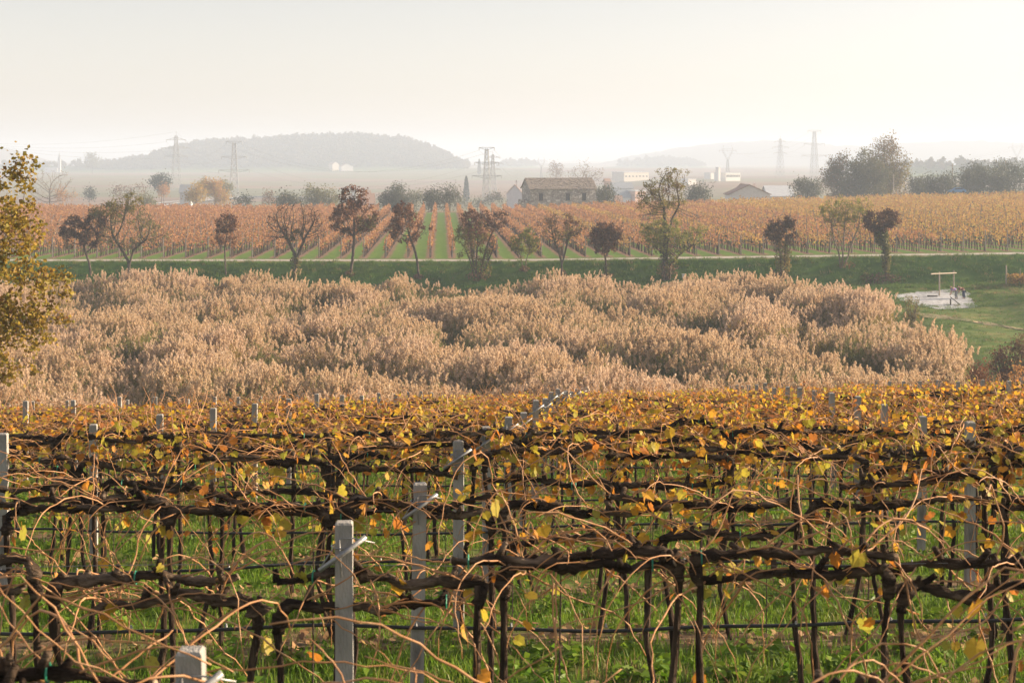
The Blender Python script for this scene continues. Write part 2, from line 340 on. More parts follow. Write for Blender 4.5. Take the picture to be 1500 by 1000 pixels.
class MB:
    """collects vertices and tri / quad faces, then becomes one mesh"""
    def __init__(s):
        s.v = []; s.t = []; s.q = []; s.n = 0
    def add(s, v, t=None, q=None):
        v = np.asarray(v, float).reshape(-1, 3)
        if t is not None and len(t): s.t.append(np.asarray(t, np.int64).reshape(-1, 3) + s.n)
        if q is not None and len(q): s.q.append(np.asarray(q, np.int64).reshape(-1, 4) + s.n)
        s.v.append(v); s.n += len(v)
        return s
    def box(s, c, d, rz=0.0, M=None):
        x, y, z = np.asarray(d, float) / 2
        v = np.array([[-x, -y, -z], [x, -y, -z], [x, y, -z], [-x, y, -z], [-x, -y, z], [x, -y, z], [x, y, z], [-x, y, z]])
        if rz:
            cr, sr = cos(rz), sin(rz); v = v @ np.array([[cr, sr, 0], [-sr, cr, 0], [0, 0, 1]])
        if M is not None: v = v @ np.asarray(M).T
        q = [[0, 3, 2, 1], [4, 5, 6, 7], [0, 1, 5, 4], [1, 2, 6, 5], [2, 3, 7, 6], [3, 0, 4, 7]]
        return s.add(v + np.asarray(c, float), q=q)
    def bar(s, a, b, w):
        return s.tube([a, b], [w, w], 4)
    def tube(s, pts, rad, sides=6, cap=True):
        P = np.asarray(pts, float); n = len(P)
        r = np.broadcast_to(np.asarray(rad, float), (n,)) if np.ndim(rad) == 0 or np.ndim(rad) == 1 else rad
        T = np.empty_like(P); T[1:-1] = P[2:] - P[:-2]; T[0] = P[1] - P[0]; T[-1] = P[-1] - P[-2]
        T /= np.maximum(np.linalg.norm(T, axis=1), 1e-9)[:, None]
        ref = np.array([0, 0, 1.]) if abs(T[0, 2]) < .9 else np.array([1., 0, 0])
        u = np.cross(T[0], ref); u /= np.linalg.norm(u)
        U = np.empty_like(P)
        for k in range(n):
            u = u - T[k] * np.dot(u, T[k]); u = u / max(np.linalg.norm(u), 1e-9); U[k] = u
        W = np.cross(T, U)
        a = np.arange(sides) * 2 * pi / sides
        if np.ndim(rad) == 2:
            rr = np.asarray(rad)[:, :, None]
        else:
            rr = r[:, None, None]
        V = P[:, None, :] + rr * (np.cos(a)[None, :, None] * U[:, None, :] + np.sin(a)[None, :, None] * W[:, None, :])
        V = V.reshape(-1, 3)
        i = np.arange(n - 1)[:, None] * sides; j = np.arange(sides)[None, :]; k = (j + 1) % sides
        Q = np.stack([i + j, i + k, i + sides + k, i + sides + j], -1).reshape(-1, 4)
        t = None
        if cap:
            m = len(V)
            V = np.vstack([V, P[:1], P[-1:]])
            e = (n - 1) * sides
            t = np.vstack([np.stack([np.full(sides, m), k[0], j[0]], -1), np.stack([np.full(sides, m + 1), e + j[0], e + k[0]], -1)])
        return s.add(V, t, Q)
    def scatter(s, tv, tt, tq, pos, M, sc):
        """copies of a template (tv, tris tt, quads tq) at pos with rotation matrices M and scales sc"""
        tv = np.asarray(tv, float); N = len(pos); k = len(tv)
        if N == 0: return s
        sc = np.broadcast_to(np.asarray(sc, float).reshape(-1, 1) if np.ndim(sc) < 2 else sc, (N, 3)) if np.ndim(sc) else np.full((N, 3), sc)
        V = np.einsum('nij,nkj->nki', M, tv[None] * sc[:, None, :]) + np.asarray(pos)[:, None, :]
        off = (np.arange(N) * k)[:, None, None]
        t = (np.asarray(tt, np.int64)[None] + off).reshape(-1, 3) if tt is not None and len(tt) else None
        q = (np.asarray(tq, np.int64)[None] + off).reshape(-1, 4) if tq is not None and len(tq) else None
        return s.add(V.reshape(-1, 3), t, q)
    def mesh(s, name, smooth=False):
        me = bpy.data.meshes.new(name)
        if not s.v: return me
        V = np.vstack(s.v)
        t = np.vstack(s.t) if s.t else np.zeros((0, 3), np.int64)
        q = np.vstack(s.q) if s.q else np.zeros((0, 4), np.int64)
        me.vertices.add(len(V)); me.vertices.foreach_set('co', V.astype(np.float32).ravel())
        L = np.concatenate([t.ravel(), q.ravel()]).astype(np.int32)
        me.loops.add(len(L)); me.loops.foreach_set('vertex_index', L)
        st = np.concatenate([np.arange(len(t)) * 3, len(t) * 3 + np.arange(len(q)) * 4]).astype(np.int32)
        me.polygons.add(len(st)); me.polygons.foreach_set('loop_start', st)
        me.polygons.foreach_set('use_smooth', np.full(len(st), bool(smooth)))
        me.update(calc_edges=True)
        return me
    def build(s, name, mat, parent=None, smooth=False, loc=None):
        me = s.mesh(name, smooth)
        me.materials.append(MAT[mat])
        return link(name, me, parent, loc)

def link(name, data, parent=None, loc=None):
    o = bpy.data.objects.new(name, data)
    COL.objects.link(o)
    if parent is not None: o.parent = parent
    if loc is not None: o.location = loc
    return o
def tag(o, label, cat, group=None):
    o['label'] = label; o['category'] = cat
    if group: o['group'] = group
    return o
def thing(name, label, cat, loc=(0, 0, 0), rz=0.0, group=None):
    o = link(name, None, None, loc); o.rotation_euler = (0, 0, rz); o.empty_display_size = .2
    return tag(o, label, cat, group)
def kind(o, k):
    o['kind'] = k
    return o

def rotm(N, rng=R, tilt=None):
    """random rotation matrices: any spin; tilt None = any direction"""
    a = rng.uniform(0, 2 * pi, N)
    if tilt is None:
        q = rng.normal(size=(N, 4)); q /= np.linalg.norm(q, axis=1)[:, None]
        w, x, y, z = q.T
        return np.stack([1 - 2 * (y * y + z * z), 2 * (x * y - z * w), 2 * (x * z + y * w), 2 * (x * y + z * w), 1 - 2 * (x * x + z * z), 2 * (y * z - x * w),
                         2 * (x * z - y * w), 2 * (y * z + x * w), 1 - 2 * (x * x + y * y)], -1).reshape(N, 3, 3)
    b = rng.normal(0, tilt, N); c = rng.normal(0, tilt, N)
    ca, sa, cb, sb, cc, sc_ = np.cos(a), np.sin(a), np.cos(b), np.sin(b), np.cos(c), np.sin(c)
    Z = np.zeros(N); O = np.ones(N)
    Rz = np.stack([ca, -sa, Z, sa, ca, Z, Z, Z, O], -1).reshape(N, 3, 3)
    Rx = np.stack([O, Z, Z, Z, cb, -sb, Z, sb, cb], -1).reshape(N, 3, 3)
    Ry = np.stack([cc, Z, sc_, Z, O, Z, -sc_, Z, cc], -1).reshape(N, 3, 3)
    return Rx @ Ry @ Rz

# leaf templates (unit length along y, folded along the midrib)
LEAF2 = (np.array([[0, -.5, 0], [.42, 0, .12], [0, .5, 0], [-.42, 0, .12]]), [[0, 1, 2], [0, 2, 3]], None)
def vine_leaf_template(fine):
    if fine:
        ang = np.radians([-90, -66, -40, -14, 8, 32, 54, 74, 90]); rad = [.26, .58, .56, .68, .56, .72, .62, .70, .84]
    else:
        ang = np.radians([-90, -55, -5, 30, 90]); rad = [.32, .60, .62, .62, .82]
    right = [(r * cos(a), r * sin(a)) for a, r in zip(ang, rad)]
    pts = right + [(-x, y) for x, y in right[-2:0:-1]]
    v = [(0, 0, 0)] + [(x, y, .20 * abs(x) - .10 * y * y - .13 * x * x) for x, y in pts]
    n = len(pts)
    t = [[0, 1 + k, 1 + (k + 1) % n] for k in range(n)]
    return np.array(v) * .72, t, None
VLEAF = vine_leaf_template(True)
VLEAF_S = vine_leaf_template(False)

# ------------------------------------------------------------------ terrain
_tops = np.array([[0, .97], [2, 1.557], [3, 1.81], [4, 2.10], [5, 2.36], [6, 2.68], [9, 3.62], [12, 4.62], [16, 6.12], [20, 7.66]])
_PY = np.concatenate([[-30, -6], _tops[:, 0] * 2.8, [62, 68, 78, 88, 160, 168, 176, 186.2, 188, 190, 190.6, 194, 196, 290, 386, 400, 430, 480, 600, 700, 900, 1100, 1500, 2600, 9000]])
_PZ = np.concatenate([[-1.2, -2.2], -(_tops[:, 1] + 1.6), [-10.2, -11.8, -14.2, -16, -16, -15.9, -15.2, -14.4, -13.15, -11.75, -11.66, -11.62, -11.55, -12.1, -12.7, -13.0, -13.8, -15.2, -19.6, -22, -24, -25, -24, -20, -20]])
def zg(x, y):
    x = np.asarray(x, float); y = np.asarray(y, float)
    z = np.interp(y, _PY, _PZ)
    k = .0135 + .0125 * np.clip((y - 190) / 196, 0, 1)
    side = np.maximum(x, 0) * k * smoothstep(172, 190, y) * (1 - smoothstep(480, 640, y))
    z = z + side
    basin = smoothstep(92, 112, y) * (1 - smoothstep(168, 186, y))
    edge = 32 + 1.5 * np.sin(y * .13)
    z = z + basin * (.75 * smoothstep(edge + 1, edge + 6, x) + .9 * np.exp(-((x - 52 - (y - 165) * .1) / 3.0) ** 2) * smoothstep(120, 150, y))
    z = z - basin * .5 * np.exp(-((x - edge - 1.0) / 1.6) ** 2)
    z = z + x * (.011 + .00033 * (np.clip(y, 0, 62) - 11)) * (1 - smoothstep(62, 92, y))
    z = z + 7 * smoothstep(40, 140, x) * smoothstep(560, 1150, y) * (1 - smoothstep(1500, 2200, y))
    z = z + .045 * np.sin(x * .9 + y * .35) * np.sin(y * .8 - x * .2) * (y < 190)
    z = z + .12 * np.sin(x * .31 + 1.3) * np.sin(y * 1.1 + x * .17) * smoothstep(178, 186, y) * (1 - smoothstep(188.5, 190, y))
    z = z + 2.5 * np.sin(x * .004 + 1) * np.sin(y * .003) * smoothstep(900, 1500, y)
    return z
def z1(x, y): return float(zg(x, y))
def ground_at(px, py, y0=3.0, y1=8000.0):
    """where the line of sight through a photo pixel meets the ground"""
    Y = np.concatenate([np.arange(y0, 450, .05), np.geomspace(450, y1, 3000)])
    X = (px - 750) / F * Y; Z = -(py - HZ) / F * Y
    hit = np.nonzero(Z <= zg(X, Y))[0]
    k = hit[0] if len(hit) else len(Y) - 1
    return float(X[k]), float(Y[k]), z1(X[k], Y[k])
def P(px, py, Y):
    return np.array([(px - 750) / F * Y, Y, -(py - HZ) / F * Y])

def build_ground():
    ys = np.unique(np.round(np.concatenate([np.arange(-12, 64, .7), np.arange(64, 176, 1.4), np.arange(176, 198, .5), np.arange(198, 420, 5), np.geomspace(420, 8600, 70)]), 3))
    us = np.linspace(-1, 1, 141); us = np.sign(us) * np.abs(us) ** 1.15
    X = us[None, :] * (30 + .58 * np.maximum(ys, 0))[:, None]; Y = np.repeat(ys[:, None], len(us), 1)
    V = np.stack([X, Y, zg(X, Y)], -1).reshape(-1, 3)
    ny, nx = X.shape
    i = (np.arange(ny - 1)[:, None] * nx + np.arange(nx - 1)[None]).ravel()
    Q = np.stack([i, i + 1, i + nx + 1, i + nx], -1)
    m = MB(); m.add(V, q=Q)
    me = m.mesh('ground', True)
    names = ['vineyard_floor', 'reed_mud', 'meadow', 'bank_grass', 'striped_vineyard_floor', 'plain_fields']
    for n in names: me.materials.append(MAT[n])
    cx = V[Q].mean(1)
    ma = np.zeros(len(Q), np.int32)
    y = cx[:, 1]; x = cx[:, 0]
    ma[y > 66] = 1
    ma[(y > 66) & (x > 33.5)] = 2
    ma[y > 169] = 2
    ma[y > 185.5] = 3
    ma[y > 189.8] = 2
    ma[y > 195] = 4
    ma[y > 392] = 5
    me.polygons.foreach_set('material_index', ma)
    kind(link('ground', me), 'structure')
build_ground()

# the farm track along the top of the bank
def build_track():
    m = MB(); xs = np.arange(-150, 152, 1.5)
    rng = np.random.default_rng(3)
    j = rng.normal(0, .08, (2, len(xs)))
    a = np.stack([xs, 190.75 + j[0], zg(xs, 190.75) + .03], -1); b = np.stack([xs, 193.6 + j[1], zg(xs, 193.6) + .03], -1)
    c = np.stack([xs, 192.2 + 0 * xs, zg(xs, 192.2) + .06], -1)
    V = np.vstack([a, c, b]); n = len(xs); i = np.arange(n - 1)
    m.add(V, q=np.vstack([np.stack([i, i + 1, n + i + 1, n + i], -1), np.stack([n + i, n + i + 1, 2 * n + i + 1, 2 * n + i], -1)]))
    kind(m.build('track', 'path', smooth=True), 'structure')
build_track()

def worn_path():
    c = np.array([ground_at(*p) for p in [(1345, 461), (1385, 465), (1420, 470), (1460, 476), (1500, 483), (1560, 492), (1640, 505)]])
    t = np.linspace(0, len(c) - 1, 60); p = np.stack([np.interp(t, np.arange(len(c)), c[:, a]) for a in (0, 1)], -1)
    rng = np.random.default_rng(12); m = MB(); V = []
    for o in (-2.1, -.7, .7, 2.1):
        q = p + [0, o] + rng.normal(0, .12, p.shape); V.append(np.column_stack([q, zg(q[:, 0], q[:, 1]) + .04]))
    n = len(p); V = np.vstack(V); i = np.arange(n - 1)
    m.add(V, q=np.vstack([np.stack([k * n + i, k * n + i + 1, (k + 1) * n + i + 1, (k + 1) * n + i], -1) for k in range(3)]))
    kind(m.build('path', 'worn_grass', smooth=True), 'structure')
rough_mat('worn_grass', [(.10, .13, .04), (.22, .18, .09), (.30, .23, .14)], .5, .95, .5, 9, 8)
worn_path()
# gravel patch of the playground
def build_gravel():
    pts = [(1310, 432), (1345, 428), (1400, 424), (1418, 427), (1424, 440), (1428, 451), (1400, 452), (1375, 453), (1345, 448), (1322, 442)]
    G = np.array([ground_at(*p) for p in pts])
    c = G.mean(0); m = MB(); rng = np.random.default_rng(5)
    k = 60; t = np.linspace(0, len(G), k, endpoint=False)
    ring = np.stack([np.interp(t, np.arange(len(G) + 1), np.append(G[:, a], G[0, a])) for a in (0, 1)], -1)
    rows = []
    for f in (1.0, .75, .5, .25, .02):
        q = c[:2] + (ring - c[:2]) * f + rng.normal(0, .16, ring.shape) * (f > .9)
        rows.append(np.column_stack([q, zg(q[:, 0], q[:, 1]) + .035]))
    V = np.vstack(rows); Q = []
    for a in range(4):
        for b in range(k): Q.append([a * k + b, a * k + (b + 1) % k, (a + 1) * k + (b + 1) % k, (a + 1) * k + b])
    m.add(V, q=Q)
    kind(m.build('gravel', 'gravel', smooth=True), 'structure')
build_gravel()

# ------------------------------------------------------------------ instancing of uncountable stuff
ORD = ['first', 'second', 'third', 'fourth', 'fifth', 'sixth', 'seventh', 'eighth', 'ninth', 'tenth', 'eleventh', 'twelfth', 'thirteenth', 'fourteenth', 'fifteenth', 'sixteenth', 'seventeenth', 'eighteenth', 'nineteenth', 'twentieth']
def nth(n): return ORD[n - 1] if n <= 20 else '%d%s' % (n, 'st' if n % 10 == 1 and n != 11 else 'nd' if n % 10 == 2 and n != 12 else 'rd' if n % 10 == 3 and n != 13 else 'th')
def make_protos(cname, makers):
    c = bpy.data.collections.new(cname)
    for k, (me) in enumerate(makers):
        c.objects.link(bpy.data.objects.new('%s_%02d' % (cname, k), me))
    return c
def gn_scatter(name, pts, rot, scl, idx, coll):
    me = bpy.data.meshes.new(name); me.vertices.add(len(pts))
    me.vertices.foreach_set('co', np.asarray(pts, np.float32).ravel())
    me.attributes.new('rot', 'FLOAT_VECTOR', 'POINT').data.foreach_set('vector', np.asarray(rot, np.float32).ravel())
    me.attributes.new('scl', 'FLOAT_VECTOR', 'POINT').data.foreach_set('vector', np.asarray(scl, np.float32).ravel())
    me.attributes.new('idx', 'INT', 'POINT').data.foreach_set('value', np.asarray(idx, np.int32))
    o = kind(link(name, me), 'stuff')
    ng = bpy.data.node_groups.new(name, 'GeometryNodeTree')
    ng.interface.new_socket('Geometry', in_out='INPUT', socket_type='NodeSocketGeometry')
    ng.interface.new_socket('Geometry', in_out='OUTPUT', socket_type='NodeSocketGeometry')
    N = ng.nodes; gi = N.new('NodeGroupInput'); go = N.new('NodeGroupOutput')
    ci = N.new('GeometryNodeCollectionInfo'); ci.inputs['Collection'].default_value = coll
    ci.inputs['Separate Children'].default_value = True; ci.inputs['Reset Children'].default_value = True
    ip = N.new('GeometryNodeInstanceOnPoints'); ip.inputs['Pick Instance'].default_value = True
    def na(t, n):
        a = N.new('GeometryNodeInputNamedAttribute'); a.data_type = t; a.inputs['Name'].default_value = n
        return a.outputs['Attribute']
    er = N.new('FunctionNodeEulerToRotation')
    L = ng.links
    L.new(gi.outputs[0], ip.inputs['Points']); L.new(ci.outputs[0], ip.inputs['Instance'])
    L.new(na('INT', 'idx'), ip.inputs['Instance Index'])
    L.new(na('FLOAT_VECTOR', 'rot'), er.inputs[0]); L.new(er.outputs[0], ip.inputs['Rotation'])
    L.new(na('FLOAT_VECTOR', 'scl'), ip.inputs['Scale']); L.new(ip.outputs[0], go.inputs[0])
    o.modifiers.new('scatter', 'NODES').node_group = ng
    return o

# ------------------------------------------------------------------ hills, far woods
def crown_proto(seed, nl, ls, mat, squash=1.0):
    rng = np.random.default_rng(seed); m = MB()
    nc = 14
    c = rng.normal(size=(nc, 3)); c /= np.linalg.norm(c, axis=1)[:, None]; c[:, 2] = np.abs(c[:, 2]) * 1.1 - .25
    c *= rng.uniform(.45, .85, (nc, 1)); c[:, 2] *= squash
    k = rng.integers(0, nc, nl); d = rng.normal(size=(nl, 3)); d /= np.linalg.norm(d, axis=1)[:, None]
    p = c[k] + d * rng.uniform(.15, .38, (nl, 1)); p[:, 2] += .55
    m.scatter(*LEAF2, p, rotm(nl, rng), rng.uniform(.7, 1.3, nl) * ls)
    me = m.mesh('far_crown'); me.materials.append(MAT[mat]); return me
FOREST = make_protos('far_crown', [crown_proto(s, 220, .30, 'forest_leaf') for s in range(5)])

def ridge(name, prof, Y, depth, label_mat, zb, wood=None, seed=0, rough=3.0):
    """a hill whose skyline follows photo points (px, py) at distance Y"""
    rng = np.random.default_rng(seed)
    xs = np.linspace(prof[0][0], prof[-1][0], 90)
    top = np.interp(xs, [p[0] for p in prof], [p[1] for p in prof])
    top = np.convolve(np.pad(top, 4, 'edge'), np.ones(9) / 9, 'valid')
    X = (xs - 750) / F * Y; H = -(top - HZ) / F * Y - zb
    rows = 13; V = []
    for r in range(rows):
        t = r / (rows - 1)
        prof_t = sin(min(1.0, t / .55) * pi / 2) ** 1.3 if t <= .55 else cos((t - .55) / .45 * pi / 2)
        yy = Y - depth * .55 + depth * t
        zz = zb - 1.5 + (H + 1.5) * prof_t + rng.normal(0, rough, len(X)) * prof_t * .15
        V.append(np.stack([X * (1 + 0 * t), np.full(len(X), yy), zz], -1))
    V = np.vstack(V); n = len(X)
    i = (np.arange(rows - 1)[:, None] * n + np.arange(n - 1)[None]).ravel()
    m = MB(); m.add(V, q=np.stack([i, i + 1, i + n + 1, i + n], -1))
    o = kind(m.build(name, label_mat, smooth=True), 'structure')
    if wood:
        cnt, s0, s1, lo = wood
        G = V.reshape(rows, n, 3)
        a = rng.uniform(lo, rows * .66, cnt); b = rng.uniform(0, n - 1.01, cnt)
        ia = np.minimum(a.astype(int), rows - 2); ib = b.astype(int); fa = (a - ia)[:, None]; fb = (b - ib)[:, None]
        pt = (G[ia, ib] * (1 - fa) * (1 - fb) + G[ia + 1, ib] * fa * (1 - fb) + G[ia, ib + 1] * (1 - fa) * fb + G[ia + 1, ib + 1] * fa * fb)
        keep = (pt[:, 2] - zb) > 2.0
        pt = pt[keep]; cnt = len(pt)
        sc = rng.uniform(s0, s1, (cnt, 1)) * np.column_stack([np.ones(cnt), np.ones(cnt), rng.uniform(.8, 1.25, cnt)])
        w = gn_scatter('wood', pt, np.column_stack([np.zeros(cnt), np.zeros(cnt), rng.uniform(0, 6.28, cnt)]), sc, rng.integers(0, 5, cnt), FOREST)
        return o, w
    return o, None

_, w = ridge('hill', [(150, 248), (185, 242), (215, 236), (245, 230), (270, 219), (292, 213), (330, 212), (380, 211), (430, 206), (500, 204), (560, 206), (600, 211), (630, 220), (655, 232), (672, 243), (684, 249)], 2700, 420, 'meadow', -21, (2600, 4.5, 8.0, 1.0), 11)
tag(w, 'hazy blue wood covering the round hill behind the fields', 'wood')
_, w = ridge('hill', [(700, 250), (735, 243), (760, 240), (800, 247), (850, 250), (880, 246), (940, 240), (980, 236), (1010, 240), (1060, 250)], 3400, 300, 'meadow', -21, (500, 5, 9, 1.0), 12)
tag(w, 'pale distant wood on the low rise beyond the stone house', 'wood')
ridge('hill', [(860, 246), (900, 234), (960, 222), (1020, 213), (1080, 208), (1135, 204), (1190, 210), (1250, 216), (1300, 212), (1380, 206), (1450, 208), (1560, 212), (1700, 222), (1800, 245)], 4600, 1000, 'forest_leaf', -22, None, 13, 12)
ridge('hill', [(-220, 215), (-150, 206), (-80, 204), (-20, 212), (20, 222), (60, 236), (110, 246)], 4200, 700, 'forest_leaf', -22, None, 15, 8)
_, w = ridge('hill', [(1300, 247), (1340, 243), (1380, 242), (1425, 242), (1470, 243), (1560, 247)], 1500, 60, 'meadow', -16, (90, 3, 5, 3.0), 14)
tag(w, 'thin dark line of trees along the pale field past the olives', 'wood')
_, w = ridge('hill', [(-60, 238), (60, 243), (110, 243), (170, 248)], 2600, 60, 'meadow', -21, (60, 3, 7, 3.0), 16)
tag(w, 'low hedge of hazy trees below the church spire', 'wood')

# ------------------------------------------------------------------ pylons and cables
def lattice(m, z0, z1_, w0, w1, n, t):
    zs = z0 + (z1_ - z0) * (1 - (1 - np.linspace(0, 1, n + 1)) ** 1.25)
    w = np.interp(zs, [z0, z1_], [w0, w1])
    C = [(-1, -1), (1, -1), (1, 1), (-1, 1)]
    pt = lambda k, c: np.array([C[c][0] * w[k] / 2, C[c][1] * w[k] / 2, zs[k]])
    for k in range(n):
        for c in range(4):
            d = (c + 1) % 4
            m.bar(pt(k, c), pt(k + 1, c), t * 1.3); m.bar(pt(k, c), pt(k + 1, d), t); m.bar(pt(k, d), pt(k + 1, c), t)
            m.bar(pt(k + 1, c), pt(k + 1, d), t)
def pylon(px, ytop, Y, style, label, yaw=0.0, t=.10):
    X = (px - 750) / F * Y; zb = z1(X, Y); H = -(ytop - HZ) / F * Y - zb
    o = thing('power_pylon', label, 'pylon', (X, Y, zb), yaw, 'power pylons on the plain')
    ends = []
    if style == 'mast':
        m = MB(); lattice(m, 0, H * .93, H * .16, H * .035, 9, t)
        m.bar((0, 0, H * .93), (0, 0, H), t * 1.4); m.build('lattice_mast', 'steel_lattice', o)
        for f, L in ((.58, .20), (.72, .25), (.86, .17)):
            a = MB(); z = H * f; w = H * L
            for s in (-1, 1):
                a.bar((0, -.4, z), (s * w, 0, z), t * 1.3); a.bar((0, .4, z), (s * w, 0, z), t * 1.3); a.bar((0, 0, z + H * .045), (s * w, 0, z), t * 1.2)
                for q in (.35, .65): a.bar((s * w * q, 0, z), (s * w * (q - .2), 0, z + H * .045 * (1.2 - q)), t)
                a.bar((s * w, 0, z), (s * w, 0, z - H * .035), t * 1.6); ends.append((s * w, z - H * .035))
            a.build('cross_arm', 'steel_lattice', o)
        ends.append((0, H))
    elif style == 'flat':
        m = MB(); lattice(m, 0, H * .96, H * .15, H * .05, 9, t); m.build('lattice_mast', 'steel_lattice', o)
        for f, L in ((.985, .14), (.72, .22), (.48, .27)):
            a = MB(); z = H * f; w = H * L
            for s in (-1, 1):
                a.bar((0, -.5, z), (s * w, 0, z), t * 1.4); a.bar((0, .5, z), (s * w, 0, z), t * 1.4); a.bar((0, 0, z - H * .05), (s * w, 0, z), t * 1.2)
                a.bar((s * w, 0, z), (s * w, 0, z - H * .05), t * 1.6); ends.append((s * w, z - H * .05))
            a.build('cross_arm', 'steel_lattice', o)
    else:                                   # Y shaped
        m = MB(); lattice(m, 0, H * .55, H * .13, H * .035, 6, t); m.build('lattice_mast', 'steel_lattice', o)
        for s in (-1, 1):
            a = MB()
            a.bar((-.5 * s, 0, H * .55), (s * H * .15, 0, H * .84), t * 1.5); a.bar((.7 * s, 0, H * .55), (s * H * .19, 0, H * .84), t * 1.5)
            for q in (.2, .5, .8): a.bar((s * H * .15 * q, 0, H * (.55 + .29 * q)), (s * (H * .19 * q + .9), 0, H * (.55 + .29 * q - .05)), t)
            a.bar((s * H * .17, 0, H * .84), (s * H * .13, 0, H), t * 1.5); a.build('fork_arm', 'steel_lattice', o)
        a = MB(); a.bar((-H * .3, 0, H * .84), (H * .3, 0, H * .84), t * 1.6); a.bar((-H * .2, 0, H * .89), (H * .2, 0, H * .89), t)
        for s in (-1, 0, 1):
            a.bar((s * H * .28, 0, H * .84), (s * H * .28, 0, H * .78), t * 1.5); ends.append((s * H * .28, H * .78))
        a.build('cross_arm', 'steel_lattice', o)
    c, s = cos(yaw), sin(yaw)
    return [np.array([X + e * c, Y + e * s, zb + z]) for e, z in ends]
pyl = {}
pyl['a'] = pylon(258, 193, 1250, 'mast', 'grey lattice pylon with pointed tip left of the wooded hill', .5)
pyl['b'] = pylon(343, 206, 1050, 'flat', 'grey lattice pylon with three broad arms before the wooded hill', .3)
pyl['c'] = pylon(713, 215, 900, 'flat', 'tall grey lattice pylon with wide top arms left of the stone house', -.2)
pyl['d'] = pylon(722, 222, 1150, 'mast', 'slim hazy pylon just behind the wide armed pylon', .3)
pyl['e'] = pylon(793, 231, 1900, 'fork', 'faint forked pylon above the stone house roof', .2)
pyl['f'] = pylon(1066, 213, 1700, 'fork', 'pale forked pylon behind the white building', .2)
pyl['g'] = pylon(1143, 199, 1650, 'mast', 'faint pylon with slanting arms left of a taller pylon', .5)
pyl['h'] = pylon(1193, 190, 1500, 'flat', 'tallest lattice pylon near the big tree group', .2)
pyl['i'] = pylon(1490, 208, 1900, 'fork', 'very faint forked pylon above the olive grove', .2)
def cable(a, b, sag, label, r=.045):
    t = np.linspace(0, 1, 26)[:, None]; p = a + (b - a) * t; p[:, 2] -= (4 * sag * t * (1 - t))[:, 0]
    m = MB(); m.tube(p, r, 3, False)
    tag(m.build('power_cable', 'wire'), label, 'cable', 'power cables between the pylons')
lab = 'thin dark power cable sagging between pylons in the haze'
far_l = P(-160, 180, 1400)
for k in (0, 2, 4, 6): cable(pyl['a'][k], far_l + np.array([k * 2., 0, -k * 1.5]), 9, 'thin power cable running from the pointed-tip pylon past the yellow tree')
for k in (0, 2, 4, 6): cable(pyl['a'][k], pyl['b'][min(k, 5)], 6, 'thin power cable between the pointed-tip pylon and the broad-armed pylon')
far_r = P(1010, 218, 1400)
for k in (0, 1, 2, 3): cable(pyl['b'][k], pyl['c'][k], 14, 'thin power cable sagging across the wooded hill between two broad-armed pylons')
for k in (0, 1, 2, 3): cable(pyl['c'][k], pyl['e'][k % 3], 12, 'thin power cable from the wide-armed pylon over the stone barn')
for k in (0, 1, 2): cable(pyl['f'][k], pyl['h'][k], 8, 'thin power cable from the forked pylon to the tallest pylon')
for k in (0, 1, 2): cable(pyl['g'][k], pyl['i'][k], 12, 'thin power cable above the tall tree group and olive grove')

